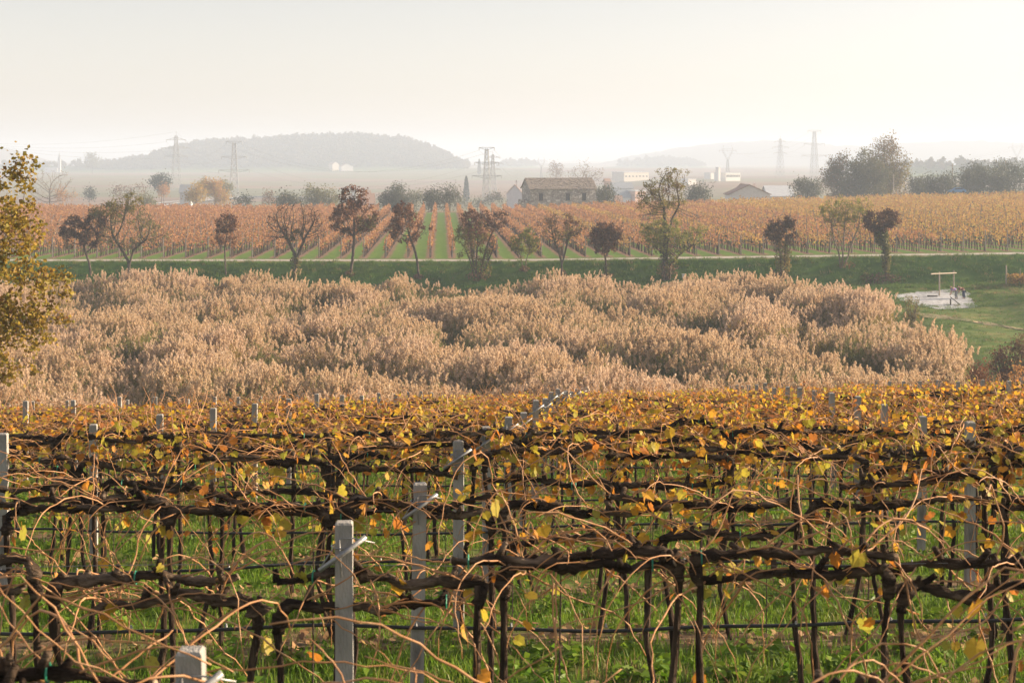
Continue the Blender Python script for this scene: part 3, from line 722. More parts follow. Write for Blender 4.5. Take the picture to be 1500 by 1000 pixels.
# ------------------------------------------------------------------ buildings
def prism_roof(m, L, D, ze, zr, over=.4, th=.15):
    x, y = L / 2 + over, D / 2 + over
    v = [(-x, -y, ze), (x, -y, ze), (x, y, ze), (-x, y, ze), (-x, 0, zr), (x, 0, zr)]
    v2 = [(a, b, c + th) for a, b, c in v]
    V = v + v2
    q = [[0, 1, 5, 4], [2, 3, 4, 5], [6, 7, 11, 10][::-1], [8, 9, 10, 11][::-1], [0, 6, 7, 1], [2, 8, 9, 3], [0, 4, 10, 6], [4, 3, 9, 10], [1, 7, 11, 5], [5, 11, 8, 2]]
    return m.add(V, q=q)
def house(px0, px1, ytop, Y, D, label, wall, roof, yaw=0.0, eave=.62, flat=False, wins=(), chim=(), gable_front=False, name='house', extra=None):
    """px0..px1 front, ytop ridge; base on the ground. wins: (u, v, w, h) as fractions of the front; chim: (u, height, width)"""
    Lw = (px1 - px0) / F * Y; X = ((px0 + px1) / 2 - 750) / F * Y; Yc = Y + D / 2
    zb = z1(X, Yc) - .2; H = -(ytop - HZ) / F * Y - zb
    o = thing(name, label, 'house' if name == 'house' else 'building', (X, Yc, zb), yaw)
    L2, D2 = (D, Lw) if gable_front else (Lw, D)
    ze = H * eave if not flat else H - .35
    m = MB(); m.box((0, 0, ze / 2), (Lw, D, ze))
    if not flat:
        if gable_front:
            g = [(-Lw / 2, -D / 2, ze), (Lw / 2, -D / 2, ze), (0, -D / 2, H - .05), (-Lw / 2, D / 2, ze), (Lw / 2, D / 2, ze), (0, D / 2, H - .05)]
        else:
            g = [(-Lw / 2, -D / 2, ze), (-Lw / 2, D / 2, ze), (-Lw / 2, 0, H - .05), (Lw / 2, -D / 2, ze), (Lw / 2, D / 2, ze), (Lw / 2, 0, H - .05)]
        m.add(g, t=[[0, 1, 2], [3, 5, 4]])
    m.build('wall', wall, o)
    r = MB()
    if flat: r.box((0, 0, H - .17), (Lw + .5, D + .5, .35))
    else: prism_roof(r, L2, D2, ze - .1, H)
    ro = r.build('roof', roof, o)
    if gable_front and not flat: ro.rotation_euler = (0, 0, pi / 2)
    for u, hh, w in chim:
        c = MB(); zc = H * .9 if not flat else H
        c.box(((u - .5) * Lw, 0, (zc + H + hh) / 2), (w, w, H + hh - zc)); c.box(((u - .5) * Lw, 0, H + hh + .06), (w * 1.3, w * 1.3, .12))
        c.build('chimney', wall, o)
    for u, v, w, h in wins:
        f = MB(); f.box(((u - .5) * Lw, -D / 2 - .02, v * H), (w, .12, h)); fo = f.build('window', 'white_paint', o)
        g = MB(); g.box(((u - .5) * Lw, -D / 2 - .07, v * H), (w * .82, .06, h * .84)); g.build('pane', 'window_dark', fo)
    return o
house(742, 766, 271, 640, 8, 'pale gabled house in shade beside the stone barn', 'grey_wall', 'roof_tile', 0, .66, gable_front=True, chim=[(.6, 1.6, .5)])
house(795, 870, 266, 560, 9, 'house hidden behind the stone barn, only its tall chimneys showing', 'cream_wall', 'roof_tile', 0, .7, chim=[(.1, 1.0, .6), (.86, 2.3, .7)])
house(886, 893, 262, 800, 4, 'small pink tower house right of the stone barn', 'pink_wall', 'roof_tile', .2, .9, wins=[(.5, .75, .7, 1.2)])
w6 = [(u, .5, 1.6, 1.6) for u in np.linspace(.1, .9, 8)]
house(903, 946, 252, 1500, 20, 'long pale industrial hall with flat roof in the haze', 'cream_wall', 'pale_roof', .5, flat=True, wins=[(u, .55, 2.0, 1.4) for u in np.linspace(.08, .92, 7)], name='hall')
house(898, 926, 268, 900, 14, 'low hall with slate blue roof', 'grey_wall', 'slate_blue_roof', .1, .72, name='hall')
house(902, 922, 279, 760, 9, 'small grey house with slate roof beside a pink house', 'grey_wall', 'slate_blue_roof', .1, .6)
house(922, 940, 279, 760, 9, 'pinkish house front catching the low sun', 'pink_wall', 'pale_roof', .5, flat=True, wins=[(u, .7, .7, 1.0) for u in (.2, .4, .6, .8)])
house(901, 911, 287, 640, 7, 'small white shed front with low roof', 'white_paint', 'roof_tile', 0, .7, name='shed')
house(1002, 1016, 262, 1150, 10, 'little white hall right of the bare tall tree', 'white_paint', 'pale_roof', .5, flat=True, name='hall')
house(1054, 1080, 253, 1350, 16, 'white two storey building with a row of windows', 'white_paint', 'pale_roof', .5, flat=True, wins=[(u, .62, 1.3, 2.0) for u in np.linspace(.08, .92, 9)], name='white_building')
house(1050.5, 1054, 245, 1345, 4, 'slim white tower beside the windowed white building', 'white_paint', 'pale_roof', .5, flat=True, name='tower')
house(1036, 1049, 253, 1500, 10, 'low white hall left of the slim tower', 'white_paint', 'pale_roof', .5, flat=True, name='hall')
house(1068, 1128, 271, 480, 10, 'white gabled farmhouse with brown tiled roof behind the vineyard crest', 'white_paint', 'roof_tile', 0, .55, gable_front=True, chim=[(.68, .2, .5)])
house(1078, 1102, 270, 505, 8, 'smaller gabled wing behind the white farmhouse', 'white_paint', 'roof_tile', 0, .6, gable_front=True)
house(1126, 1163, 273, 530, 16, 'long shed with pale grey roof right of the farmhouse', 'grey_wall', 'pale_roof', 0, .55, name='shed')
house(483, 494, 237, 2480, 14, 'tiny pale house higher on the wooded hill', 'cream_wall', 'roof_tile', .5, .7, gable_front=True)
house(497, 515, 239.5, 2440, 14, 'tiny white gabled house on the wooded hill slope', 'white_paint', 'roof_tile', .35, .62, gable_front=True)
house(517, 523, 277, 800, 6, 'small white house front between the olive trees', 'white_paint', 'pale_roof', .5, flat=True)
house(523, 541, 279, 810, 7, 'low cream annex behind the round olive tree', 'cream_wall', 'roof_tile', 0, .7)
house(530, 546, 284, 600, 7, 'house with red tiled roof behind the russet tree', 'pink_wall', 'roof_tile', .2, .5, name='house')
house(413, 420, 287, 560, 5, 'small white hut between the hedge and olive trees', 'white_paint', 'roof_tile', 0, .7, name='hut')
house(634, 664, 254, 2300, 12, 'long low cream farm building at the foot of the hill', 'cream_wall', 'roof_tile', 0, .6, name='farm_building')
house(262, 278, 271, 700, 8, 'low grey shed beside the road behind yellow trees', 'grey_wall', 'slate_blue_roof', .1, .7, name='shed')
# church spire far left
def spire():
    Y = 2500; X = (87 - 750) / F * Y; zb = z1(X, Y); H = -(223 - HZ) / F * Y - zb
    o = thing('church_tower', 'slender hazy church spire far beyond the yellow tree', 'church', (X, Y, zb))
    MB().box((0, 0, H * .3), (4, 4, H * .6)).build('tower', 'grey_wall', o)
    m = MB(); m.tube([(0, 0, H * .6), (0, 0, H)], [2.6, .1], 8); m.build('spire', 'slate_blue_roof', o)
    MB().box((-11, 0, H * .12), (18, 9, H * .24)).build('nave', 'grey_wall', o)
spire()

# old stone barn
def stone_house():
    Y = 398; X0 = (777 - 750) / F * Y; th = radians(13); L = 15.8; D = 8.5; ze = 5.4; zr = 7.6
    zb = z1(X0 + 7, Y) - .1
    o = thing('stone_house', 'old rubble stone barn with tiled roof and three dark windows beyond the vines', 'house', (X0, Y, zb), th)
    T = .55
    wx = [(2.05, 3.05), (8.55, 9.55), (12.5, 13.5)]; wz0, wz1 = 2.55, 4.25
    m = MB()
    m.box((L / 2, T / 2, wz0 / 2), (L, T, wz0)); m.box((L / 2, T / 2, (wz1 + ze) / 2), (L, T, ze - wz1))
    e = [0] + [a for w in wx for a in w] + [L]
    for k in range(0, len(e), 2): m.box(((e[k] + e[k + 1]) / 2, T / 2, (wz0 + wz1) / 2), (e[k + 1] - e[k], T, wz1 - wz0))
    m.box((L / 2, D - T / 2, ze / 2), (L, T, ze))
    for x in (T / 2, L - T / 2):
        m.box((x, D / 2, ze / 2), (T, D - 2 * T, ze))
        m.add([(x - T / 2, 0, ze), (x - T / 2, D, ze), (x - T / 2, D / 2, zr), (x + T / 2, 0, ze), (x + T / 2, D, ze), (x + T / 2, D / 2, zr)], t=[[0, 1, 2], [3, 5, 4]], q=[[0, 3, 5, 2], [1, 2, 5, 4]])
    m.build('wall', 'rubble_stone', o)
    # two roof slopes of overlapping tile courses
    rng = np.random.default_rng(2)
    for side in (0, 1):
        r = MB(); n = 11
        for c in range(n):
            t0, t1 = c / n, (c + 1.15) / n
            seg = np.linspace(-.35, L + .35, 40)
            for k in range(39):
                j = rng.normal(0, .035)
                def pt(x, t, up):
                    y = -.45 + (D / 2 + .45) * t; z = ze - .18 + (zr + .1 - ze + .18) * t + up
                    return (x, y if side == 0 else D - y, z)
                a = .10 + j; b = .03 + j
                vv = [pt(seg[k], t0, a), pt(seg[k + 1] - .02, t0, a), pt(seg[k + 1] - .02, min(t1, 1.02), b), pt(seg[k], min(t1, 1.02), b),
                      pt(seg[k], t0, a - .10), pt(seg[k + 1] - .02, t0, a - .10)]
                r.add(vv, q=[[0, 1, 2, 3], [4, 5, 1, 0]])
        ro = r.build('roof_slope', 'old_tile', o)
    m = MB(); m.tube([(-.3, D / 2, zr + .12), (L / 2, D / 2, zr + .10), (L + .3, D / 2, zr + .13)], .14, 7); m.build('ridge', 'old_tile', o)
    for a, b in wx:
        w = MB(); w.box(((a + b) / 2, T * .72, (wz0 + wz1) / 2), (b - a - .04, .06, wz1 - wz0 - .04)); wo = w.build('window', 'window_dark', o)
        f = MB(); f.box(((a + b) / 2, -.02, wz1 + .09), (b - a + .5, .16, .18)); f.box(((a + b) / 2, -.02, wz0 - .06), (b - a + .3, .16, .12)); f.build('lintel', 'far_post', wo)
    s = MB(); rng = np.random.default_rng(4)
    for k in range(26):
        s.box((-.5 - rng.uniform(0, 1.6), rng.uniform(.3, 3.4), rng.uniform(0, 2.6 - .2 * k / 26)), rng.uniform(.4, 1.0, 3), rng.uniform(0, 3))
    s.box((-1.1, 1.9, 1.3), (2.0, 3.0, 2.6))
    s.build('ruined_annex', 'rubble_stone', o)
rough_mat('old_tile', [(.16, .135, .115), (.24, .20, .17), (.31, .265, .23)], 3.5, .95, .4, 14)
stone_house()

# ------------------------------------------------------------------ road and cars on the plain
def far_road():
    pts = np.array([P(228, 293, 760), P(252, 287, 830), P(290, 283, 900), P(345, 276, 1000), P(430, 277, 980), P(520, 281, 900)])
    t = np.linspace(0, 5, 60); p = np.stack([np.interp(t, range(6), pts[:, a]) for a in range(3)], -1)
    p[:, 2] = zg(p[:, 0], p[:, 1]) + .5
    d = np.gradient(p, axis=0); nrm = np.stack([-d[:, 1], d[:, 0], 0 * d[:, 0]], -1); nrm /= np.linalg.norm(nrm, axis=1)[:, None]
    m = MB(); a, b = p + nrm * 4, p - nrm * 4
    n = len(p); i = np.arange(n - 1); m.add(np.vstack([a, b]), q=np.stack([i, n + i, n + i + 1, i + 1], -1))
    kind(m.build('road', 'asphalt'), 'structure')
    for s, lb in ((1, 'pale metal guard rail on the far side of the road'), (-1, 'pale metal guard rail on the near side of the road')):
        e = p + nrm * 4.4 * s
        o = thing('guard_rail', lb, 'guard rail', tuple(e[0]))
        q = e - e[0]
        m = MB(); m.tube(q + [0, 0, .75], .22, 4); m.build('rail', 'galvanised', o)
        for k in range(0, n, 3):
            MB().box(q[k] + [0, 0, .35], (.2, .2, .9)).build('post', 'galvanised', o)
far_road()
def car(px, py, Y, yaw, paint, label):
    X = (px - 750) / F * Y; zt = -(py - HZ) / F * Y; zb = max(z1(X, Y), zt - 1.5)
    o = thing('car', label, 'car', (X, Y, zb), yaw, 'small cars seen over the vines')
    m = MB(); prof = [(-2.1, .35), (-2.15, .75), (-1.2, .92), (-.55, 1.42), (.9, 1.45), (1.7, .98), (2.1, .92), (2.12, .35)]
    n = len(prof); V = [(x, -.82, z) for x, z in prof] + [(x, .82, z) for x, z in prof]
    V = np.array(V); V[V[:, 2] > 1.2, 1] *= .82
    m.add(V, q=[[k, k + 1, n + k + 1, n + k] for k in range(n - 1)] + [[n - 1, 0, n, 2 * n - 1]])
    m.add(V[:n], t=[[0, k, k + 1] for k in range(1, n - 1)]); m.add(V[n:], t=[[0, k + 1, k] for k in range(1, n - 1)])
    m.build('body', paint, o)
    for s in (-1, 1):
        g = MB(); g.add([(-1.0, s * .80, .98), (1.45, s * .80, 1.0), (.85, s * .70, 1.38), (-.5, s * .70, 1.36)], q=[[0, 1, 2, 3]]); g.build('side_window', 'window_dark', o)
        for x in (-1.35, 1.35):
            w = MB(); w.tube([(x, s * .86, .33), (x, s * .66, .33)], [.33, .33], 14); w.build('wheel', 'rubber', o)
car(235, 299.5, 430, .1, 'car_white', 'white car roof just above the vines by the willow')
car(156, 300, 440, -.1, 'car_white', 'white car among bushes left of the willow')
car(884, 299, 401, .1, 'car_white', 'white car parked beside the olive by the stone barn')
car(1402, 274.5, 432, .1, 'car_blue', 'blue car parked under the olive grove')
def poles():
    for px, yt, yb, Y, lean, lb in ((1395, 240, 275, 450, 0, 'upright wooden utility pole by the olive grove'), (1318, 255, 280, 425, -.45, 'wooden pole leaning beside the big tree group'),
                                    (1473, 236, 262, 470, 0, 'utility pole sticking up out of the olive grove')):
        a = P(px, yt, Y); zb = z1(a[0], Y); o = thing('utility_pole', lb, 'pole', (a[0], Y, zb), 0, None)
        h = a[2] - zb; m = MB(); m.tube([(-lean * h * .5 * -1, 0, 0), (lean * h * .5, 0, h)], [.16, .11], 7); m.build('shaft', 'wood_post', o)
        if not lean: MB().box((0, 0, h - .5), (1.3, .12, .12)).build('cross_bar', 'wood_post', o)
poles()

# ------------------------------------------------------------------ haze
def haze():
    m = bpy.data.materials.new('haze'); m.use_nodes = True; nt = m.node_tree; nt.nodes.clear()
    out = nt.nodes.new('ShaderNodeOutputMaterial'); v = nt.nodes.new('ShaderNodeVolumePrincipled')
    v.inputs['Color'].default_value = (.69, .81, 1.0, 1); v.inputs['Density'].default_value = HAZE
    v.inputs['Anisotropy'].default_value = .1
    nt.links.new(v.outputs[0], out.inputs['Volume']); MAT['haze'] = m
    b = MB(); b.box((0, 4300, 12.5), (10600, 8700, 81))
    o = kind(b.build('haze', 'haze'), 'stuff')
    tag(o, 'pale autumn haze lying over the whole plain', 'haze')
HAZE = 0.00044
haze()

# ------------------------------------------------------------------ trees
def colonize(att, start, step, di, dk, rng, iters=130):
    """space colonisation: grow branches from the start polyline towards the attraction points"""
    nodes = [np.array(p, float) for p in start]; par = [-1] + list(range(len(start) - 1))
    A = np.array(att); alive = np.ones(len(A), bool)
    best = np.full(len(A), 1e9); bi = np.zeros(len(A), int)
    def upd(k0):
        N = np.array(nodes[k0:])
        d = np.linalg.norm(A[:, None, :] - N[None], axis=2); j = d.argmin(1); dm = d[np.arange(len(A)), j]
        s = dm < best; best[s] = dm[s]; bi[s] = j[s] + k0
    upd(0)
    for it in range(iters):
        act = alive & (best < di)
        if not act.any():
            di *= 1.5
            if it > 60 or di > 60: break
            continue
        k0 = len(nodes)
        u = np.unique(bi[act])
        for n in u:
            s = act & (bi == n); d = A[s] - nodes[n]; d /= np.maximum(np.linalg.norm(d, axis=1), 1e-6)[:, None]
            v = d.sum(0) + rng.normal(0, .25, 3) + np.array([0, 0, .08]); L = np.linalg.norm(v)
            if L < 1e-4: continue
            q = nodes[n] + v / L * step * rng.uniform(.8, 1.2)
            nodes.append(q); par.append(int(n))
        if len(nodes) == k0: break
        upd(k0)
        alive &= best > dk
        if len(nodes) > 3600 or not alive.any(): break
    return np.array(nodes), np.array(par)

def branches(m, nodes, par, tip, expo=2.4, sides=5, rmax=None):
    n = len(nodes); ch = [[] for _ in range(n)]
    for k in range(1, n): ch[par[k]].append(k)
    r = np.zeros(n)
    for k in range(n - 1, -1, -1):
        r[k] = tip if not ch[k] else sum(r[c] ** expo for c in ch[k]) ** (1 / expo)
    if rmax:
        r = tip + (r - tip) * min(1.0, (rmax - tip) / max(1e-6, r[0] - tip))
    st = [(0, -1)]
    while st:
        k, p = st.pop()
        path = [k]; 
        while ch[path[-1]]:
            c = sorted(ch[path[-1]], key=lambda q: -r[q])
            for q in c[1:]: st.append((q, path[-1]))
            path.append(c[0])
        pts = ([nodes[p]] if p >= 0 else []) + [nodes[q] for q in path]
        rr = ([r[path[0]]] if p >= 0 else []) + [r[q] for q in path]
        if len(pts) < 2: continue
        big = rr[0] > tip * 4
        m.tube(pts, np.array(rr), sides + 2 if big else (3 if rr[0] < tip * 2 else sides - 1), False)
    return r, ch

def in_ell(p, e):
    c, q = e
    return (((p - c) / q) ** 2).sum(-1) <= 1.0
def sample_ell(e, n, rng, shell=0.0):
    c, q = e
    d = rng.normal(size=(n, 3)); d /= np.linalg.norm(d, axis=1)[:, None]
    return c + d * q * (shell + (1 - shell) * rng.uniform(0, 1, (n, 1))) ** (1 / 3.)

BG = 'trees along the grassy bank'
def ELL(cx, cy, rx, ry, Y, base, dep=.85):
    c = P(cx, cy, Y) - base
    return c, np.array([rx, rx * dep, ry]) / F * Y

def tree(name, label, Y, base_px, trunk, crowns, natt, leaves, bark='tree_bark', tip=.012, step=.35, rmax=.22, group=None, cat='tree', seed=1, sprouts=None, loc=None, jit=.28, sides=5):
    """trunk: photo points from the base up to the fork; crowns: photo ellipses that branches fill;
    leaves: (material, count, size, ellipses or None, clump spread)"""
    rng = np.random.default_rng(seed)
    if group == BG: tip *= 1.55; natt = int(natt * 1.8); step = .27; jit = .17; leaves = [(a, int(b * (1.25 if a == 'dark_brown_leaf' else 1.7)), c * .95, d, e * .75) for a, b, c, d, e in leaves]
    elif Y is not None and Y > 100: leaves = [(a, int(b * 1.35), c * 1.08, d, e) for a, b, c, d, e in leaves]; tip *= 1.4
    if loc is None:
        X, Yb, zb = ground_at(*base_px) if Y is None else ((base_px[0] - 750) / F * Y, Y, 0)
        if Y is not None: zb = z1(X, Yb)
    else:
        X, Yb, zb = loc
    base = np.array([X, Yb, zb])
    o = thing(name, label, cat, tuple(base), 0, group)
    cr = [ELL(*c, Yb, base) for c in crowns]
    stems = trunk if isinstance(trunk[0][0], (tuple, list)) else [trunk]
    vol = np.array([c[1].prod() for c in cr]); vol = vol ** .7; vol /= vol.sum()
    att = np.vstack([sample_ell(c, max(6, int(natt * v / 1)), rng, .15) for c, v in zip(cr, vol)])
    m = MB(); allnodes = []; tips = []
    split = rng.integers(0, len(stems), len(att)) if len(stems) > 1 else np.zeros(len(att), int)
    if len(stems) > 1:       # each attraction point goes to the stem whose top is nearest
        tops = np.array([P(s[-1][0], s[-1][1], Yb) - base for s in stems])
        split = np.linalg.norm(att[:, None] - tops[None] * [1, 1, 1], axis=2).argmin(1)
    for si, s in enumerate(stems):
        w = np.array([P(a[0], a[1], Yb) - base + np.array([0, (a[2] if len(a) > 2 else 0), 0]) for a in s]); w[0] = [w[0][0], w[0][1], -.15]
        L = np.linalg.norm(np.diff(w, axis=0), axis=1); nn = max(3, int(L.sum() / step))
        t = np.linspace(0, L.sum(), nn + 1); cum = np.concatenate([[0], np.cumsum(L)])
        pl = np.stack([np.interp(t, cum, w[:, a]) for a in range(3)], -1); pl[1:-1] += rng.normal(0, .03, pl[1:-1].shape) * step * 1.5
        at = att[split == si]
        if len(at) < 3: at = att
        n, p = colonize(at, pl, step, 3.0 * max(1, step / .35), step * 1.25, rng)
        r, ch = branches(m, n, p, tip, 2.4, sides, rmax * (1.0 if len(stems) == 1 else .6))
        allnodes.append(n); tips.append(n[[k for k in range(len(n)) if r[k] < tip * 2.6 and k > 4]])
    m.build('trunk', bark, o, smooth=True)
    T = np.vstack(tips)
    for mat, cnt, size, where, spread in leaves:
        if where is None: S = T
        else:
            es = [ELL(*c, Yb, base) for c in where]
            S = T[np.any([in_ell(T, e) for e in es], axis=0)]
            if len(S) < 8: S = np.vstack([S, np.vstack([sample_ell(e, 20, rng) for e in es])])
        ncl = max(3, cnt // (26 if group == BG else 14))
        cl = S[rng.integers(0, len(S), ncl)] + rng.normal(0, spread, (ncl, 3))
        p = cl[rng.integers(0, ncl, cnt)] + rng.normal(0, jit if spread < .5 else jit * 1.4, (cnt, 3))
        l = MB(); l.scatter(*LEAF2, p, rotm(cnt, rng), rng.uniform(.65, 1.35, cnt) * size)
        kind(l.build('crown', mat, o), 'stuff')
    if sprouts:               # suckers or ivy round the foot of the trunk
        for mat, cnt, size, c in sprouts:
            e = ELL(*c, Yb, base); p = sample_ell(e, cnt, rng)
            l = MB(); l.scatter(*LEAF2, p, rotm(cnt, rng), rng.uniform(.6, 1.4, cnt) * size); kind(l.build('suckers', mat, o), 'stuff')
    return o

BG = 'trees along the grassy bank'
def bank_trees():
    tree('ash_tree', 'dark purple-brown tree with bunched leaves left of the willow', None, (133, 402), [(133, 402), (131, 385), (124, 366)], [(112, 338, 24, 24), (135, 338, 22, 30), (105, 350, 18, 14)], 260,
         [('dark_brown_leaf', 1500, .26, [(112, 330, 26, 22), (135, 335, 25, 30)], .18), ('brown_leaf', 500, .2, None, .3)], group=BG, seed=21, rmax=.2)
    tree('willow_tree', 'wide spreading willow with sparse olive leaves and dark forked limbs', None, (187, 407), [[(187, 407), (189, 385), (180, 368), (165, 345)], [(188, 407), (190, 385), (196, 366), (215, 350)]],
         [(185, 330, 36, 36), (160, 315, 28, 24), (218, 330, 26, 24), (190, 296, 20, 12), (232, 345, 16, 10), (155, 345, 16, 14)], 520,
         [('willow_leaf', 1500, .17, None, .35), ('olive_yellow_leaf', 700, .18, [(190, 292, 26, 14), (160, 305, 26, 16)], .3)], group=BG, seed=22, rmax=.42, tip=.013)
    tree('young_ash_tree', 'slim young tree with brown leaves between the willow and bare tree', None, (331, 403), [(331, 403), (330, 385), (329, 366)], [(328, 348, 15, 18), (331, 328, 15, 17), (340, 348, 10, 12)], 170,
         [('russet_leaf', 520, .22, None, .15), ('dark_brown_leaf', 420, .24, [(330, 326, 15, 18)], .12)], group=BG, seed=23, rmax=.11)
    tree('mulberry_tree', 'leafless vase shaped tree with dense fan of twigs and thick forked trunk', None, (432, 411), [[(432, 411), (433, 388), (432, 372), (420, 348)], [(432, 411), (434, 388), (437, 372), (446, 350)]],
         [(432, 322, 40, 30), (408, 330, 24, 24), (456, 328, 24, 24), (398, 346, 16, 10), (470, 340, 12, 12)], 900,
         [('russet_leaf', 160, .18, None, .2), ('ivy_leaf', 160, .2, [(432, 350, 14, 16)], .2)], group=BG, seed=24, rmax=.42, tip=.014, sprouts=[('ivy_leaf', 260, .2, (432, 388, 7, 20)), ('olive_yellow_leaf', 60, .2, (437, 390, 6, 14))])
    tree('maple_tree', 'tall russet tree with airy crown and slender straight trunk', None, (514, 404), [(513, 404), (517, 375), (519, 348)], [(517, 318, 34, 30), (517, 290, 22, 18), (498, 325, 18, 18), (540, 322, 16, 18)], 420,
         [('russet_leaf', 1500, .23, None, .2), ('dark_brown_leaf', 800, .24, [(510, 295, 28, 22), (495, 320, 18, 22)], .15), ('olive_yellow_leaf', 380, .2, [(540, 335, 20, 18)], .3)], group=BG, seed=25, rmax=.2,
         sprouts=[('brown_leaf', 120, .2, (513, 400, 8, 6))])
    tree('maple_tree', 'leaning russet tree with thin open crown left of the multi-stemmed bush tree', None, (614, 407), [(614, 407), (611, 380), (606, 362), (600, 345)], [(596, 330, 28, 26), (594, 308, 18, 14), (612, 335, 18, 18), (578, 335, 14, 14)], 330,
         [('russet_leaf', 1000, .23, None, .18), ('dark_brown_leaf', 420, .25, [(596, 310, 22, 18), (578, 330, 14, 16)], .15)], group=BG, seed=26, rmax=.19, sprouts=[('brown_leaf', 160, .2, (613, 406, 8, 5))])
    tree('hazel_tree', 'many-stemmed bushy tree with olive lower leaves and dark brown tops', None, (700, 407), [[(694, 405), (690, 385), (682, 365)], [(697, 406), (698, 380), (700, 350)], [(701, 406), (708, 380), (716, 352), (726, 332)], [(698, 406), (692, 380), (690, 350)], [(703, 406), (714, 385), (722, 365)]],
         [(690, 345, 24, 34), (715, 352, 18, 30), (730, 322, 17, 18), (698, 322, 22, 14)], 620,
         [('olive_yellow_leaf', 1300, .19, [(692, 360, 30, 34), (715, 368, 18, 28)], .25), ('dark_brown_leaf', 800, .24, [(700, 320, 26, 16), (731, 320, 18, 18)], .15), ('russet_leaf', 700, .2, [(700, 338, 30, 25)], .25)], group=BG, seed=27, rmax=.2,
         sprouts=[('brown_leaf', 220, .2, (700, 405, 20, 7)), ('olive_yellow_leaf', 300, .19, (706, 390, 16, 16))])
    tree('elder_sapling', 'small yellow-green leafy sapling on the bank', None, (768, 397), [[(766, 397), (764, 380), (760, 368)], [(769, 397), (771, 380), (776, 366)]], [(770, 358, 21, 16), (771, 345, 12, 10)], 160,
         [('green_yellow_leaf', 900, .2, None, .2)], group=BG, seed=28, rmax=.08, sprouts=[('brown_leaf', 90, .2, (768, 394, 8, 5))])
    tree('ash_tree', 'small vase shaped tree with fine brown twigs and few leaves', None, (823, 405), [[(823, 405), (823, 385), (818, 368), (812, 352)], [(823, 405), (823, 388), (828, 368), (832, 352)]], [(822, 332, 30, 22), (805, 335, 16, 16), (840, 332, 16, 16)], 420,
         [('brown_leaf', 520, .16, None, .25), ('olive_yellow_leaf', 300, .16, [(822, 345, 28, 18)], .3), ('russet_leaf', 120, .2, [(842, 330, 14, 14)], .2)], group=BG, seed=29, rmax=.18, tip=.012, sprouts=[('brown_leaf', 120, .2, (824, 402, 7, 8))])
    tree('ash_tree', 'dark brown round-crowned tree right of the vase shaped tree', None, (888, 407), [(888, 407), (888, 388), (886, 372)], [(886, 350, 25, 20), (878, 338, 14, 12), (900, 340, 13, 12)], 260,
         [('dark_brown_leaf', 1900, .23, None, .2), ('russet_leaf', 700, .22, None, .2)], group=BG, seed=30, rmax=.2, sprouts=[('ivy_leaf', 160, .2, (889, 394, 5, 14)), ('brown_leaf', 140, .2, (889, 405, 12, 5))])
    tree('poplar_tree', 'tallest bank tree, bare upper twigs over yellow-green drooping lower foliage', None, (973, 410), [[(972, 410), (973, 385), (974, 355), (974, 325), (972, 300)], [(976, 410), (977, 385), (978, 352), (984, 322), (995, 300)], [(980, 410), (982, 388), (996, 372), (1016, 358)]],
         [(968, 282, 32, 30), (985, 262, 22, 20), (950, 295, 22, 18), (948, 316, 18, 8), (975, 345, 36, 24), (1012, 350, 24, 16), (1018, 318, 14, 8), (992, 290, 14, 24)], 900,
         [('green_yellow_leaf', 2400, .19, [(975, 350, 46, 30), (1014, 352, 28, 24)], .4), ('olive_yellow_leaf', 1900, .16, [(975, 275, 46, 44)], .35), ('brown_leaf', 300, .15, [(968, 282, 40, 36)], .25)], group=BG, seed=31, rmax=.36, tip=.013,
         sprouts=[('ivy_leaf', 420, .2, (974, 380, 9, 24)), ('brown_leaf', 260, .2, (978, 395, 18, 14))])
    tree('acacia_tree', 'dark topped small tree over a pale yellow column of suckers', None, (1147, 410), [[(1145, 410), (1143, 375), (1138, 350)], [(1148, 410), (1150, 375), (1152, 348)]], [(1138, 338, 18, 14), (1152, 332, 14, 12), (1160, 352, 9, 9), (1146, 360, 14, 22)], 260,
         [('dark_brown_leaf', 1300, .25, [(1140, 338, 24, 17), (1156, 332, 14, 12), (1162, 352, 8, 9)], .15), ('brown_leaf', 300, .18, None, .3)], group=BG, seed=32, rmax=.16,
         sprouts=[('olive_yellow_leaf', 900, .19, (1147, 378, 13, 30)), ('gold_leaf', 160, .2, (1152, 388, 7, 16)), ('bramble_leaf', 400, .2, (1140, 404, 16, 9))])
    tree('willow_tree', 'airy yellow-green tree with several pale stems', None, (1234, 392), [[(1231, 392), (1229, 372), (1222, 352), (1218, 330)], [(1233, 392), (1235, 365), (1237, 335)], [(1236, 392), (1243, 372), (1250, 350), (1258, 332)]],
         [(1222, 312, 24, 20), (1248, 308, 26, 18), (1262, 322, 14, 14), (1236, 335, 26, 18), (1268, 306, 10, 8)], 640,
         [('green_yellow_leaf', 1100, .17, [(1232, 306, 36, 20), (1262, 308, 16, 14)], .3), ('olive_yellow_leaf', 800, .15, None, .4)], bark='pale_bark', group=BG, seed=33, rmax=.2, tip=.011, sprouts=[('brown_leaf', 100, .2, (1240, 388, 14, 5))])
    tree('ash_tree', 'dark brown crowned tree with ivy clad trunk on the bank', None, (1297, 410), [(1298, 410), (1298, 380), (1294, 352)], [(1285, 322, 24, 15), (1303, 320, 16, 13), (1286, 338, 16, 12)], 240,
         [('dark_brown_leaf', 1700, .24, [(1286, 322, 28, 18), (1305, 322, 16, 14)], .18), ('russet_leaf', 300, .22, None, .2)], group=BG, seed=34, rmax=.2,
         sprouts=[('ivy_leaf', 900, .22, (1291, 345, 11, 16)), ('ivy_leaf', 600, .2, (1297, 375, 6, 28)), ('olive_yellow_leaf', 220, .2, (1301, 378, 4, 28)), ('bramble_leaf', 700, .2, (1292, 408, 34, 8))])
bank_trees()

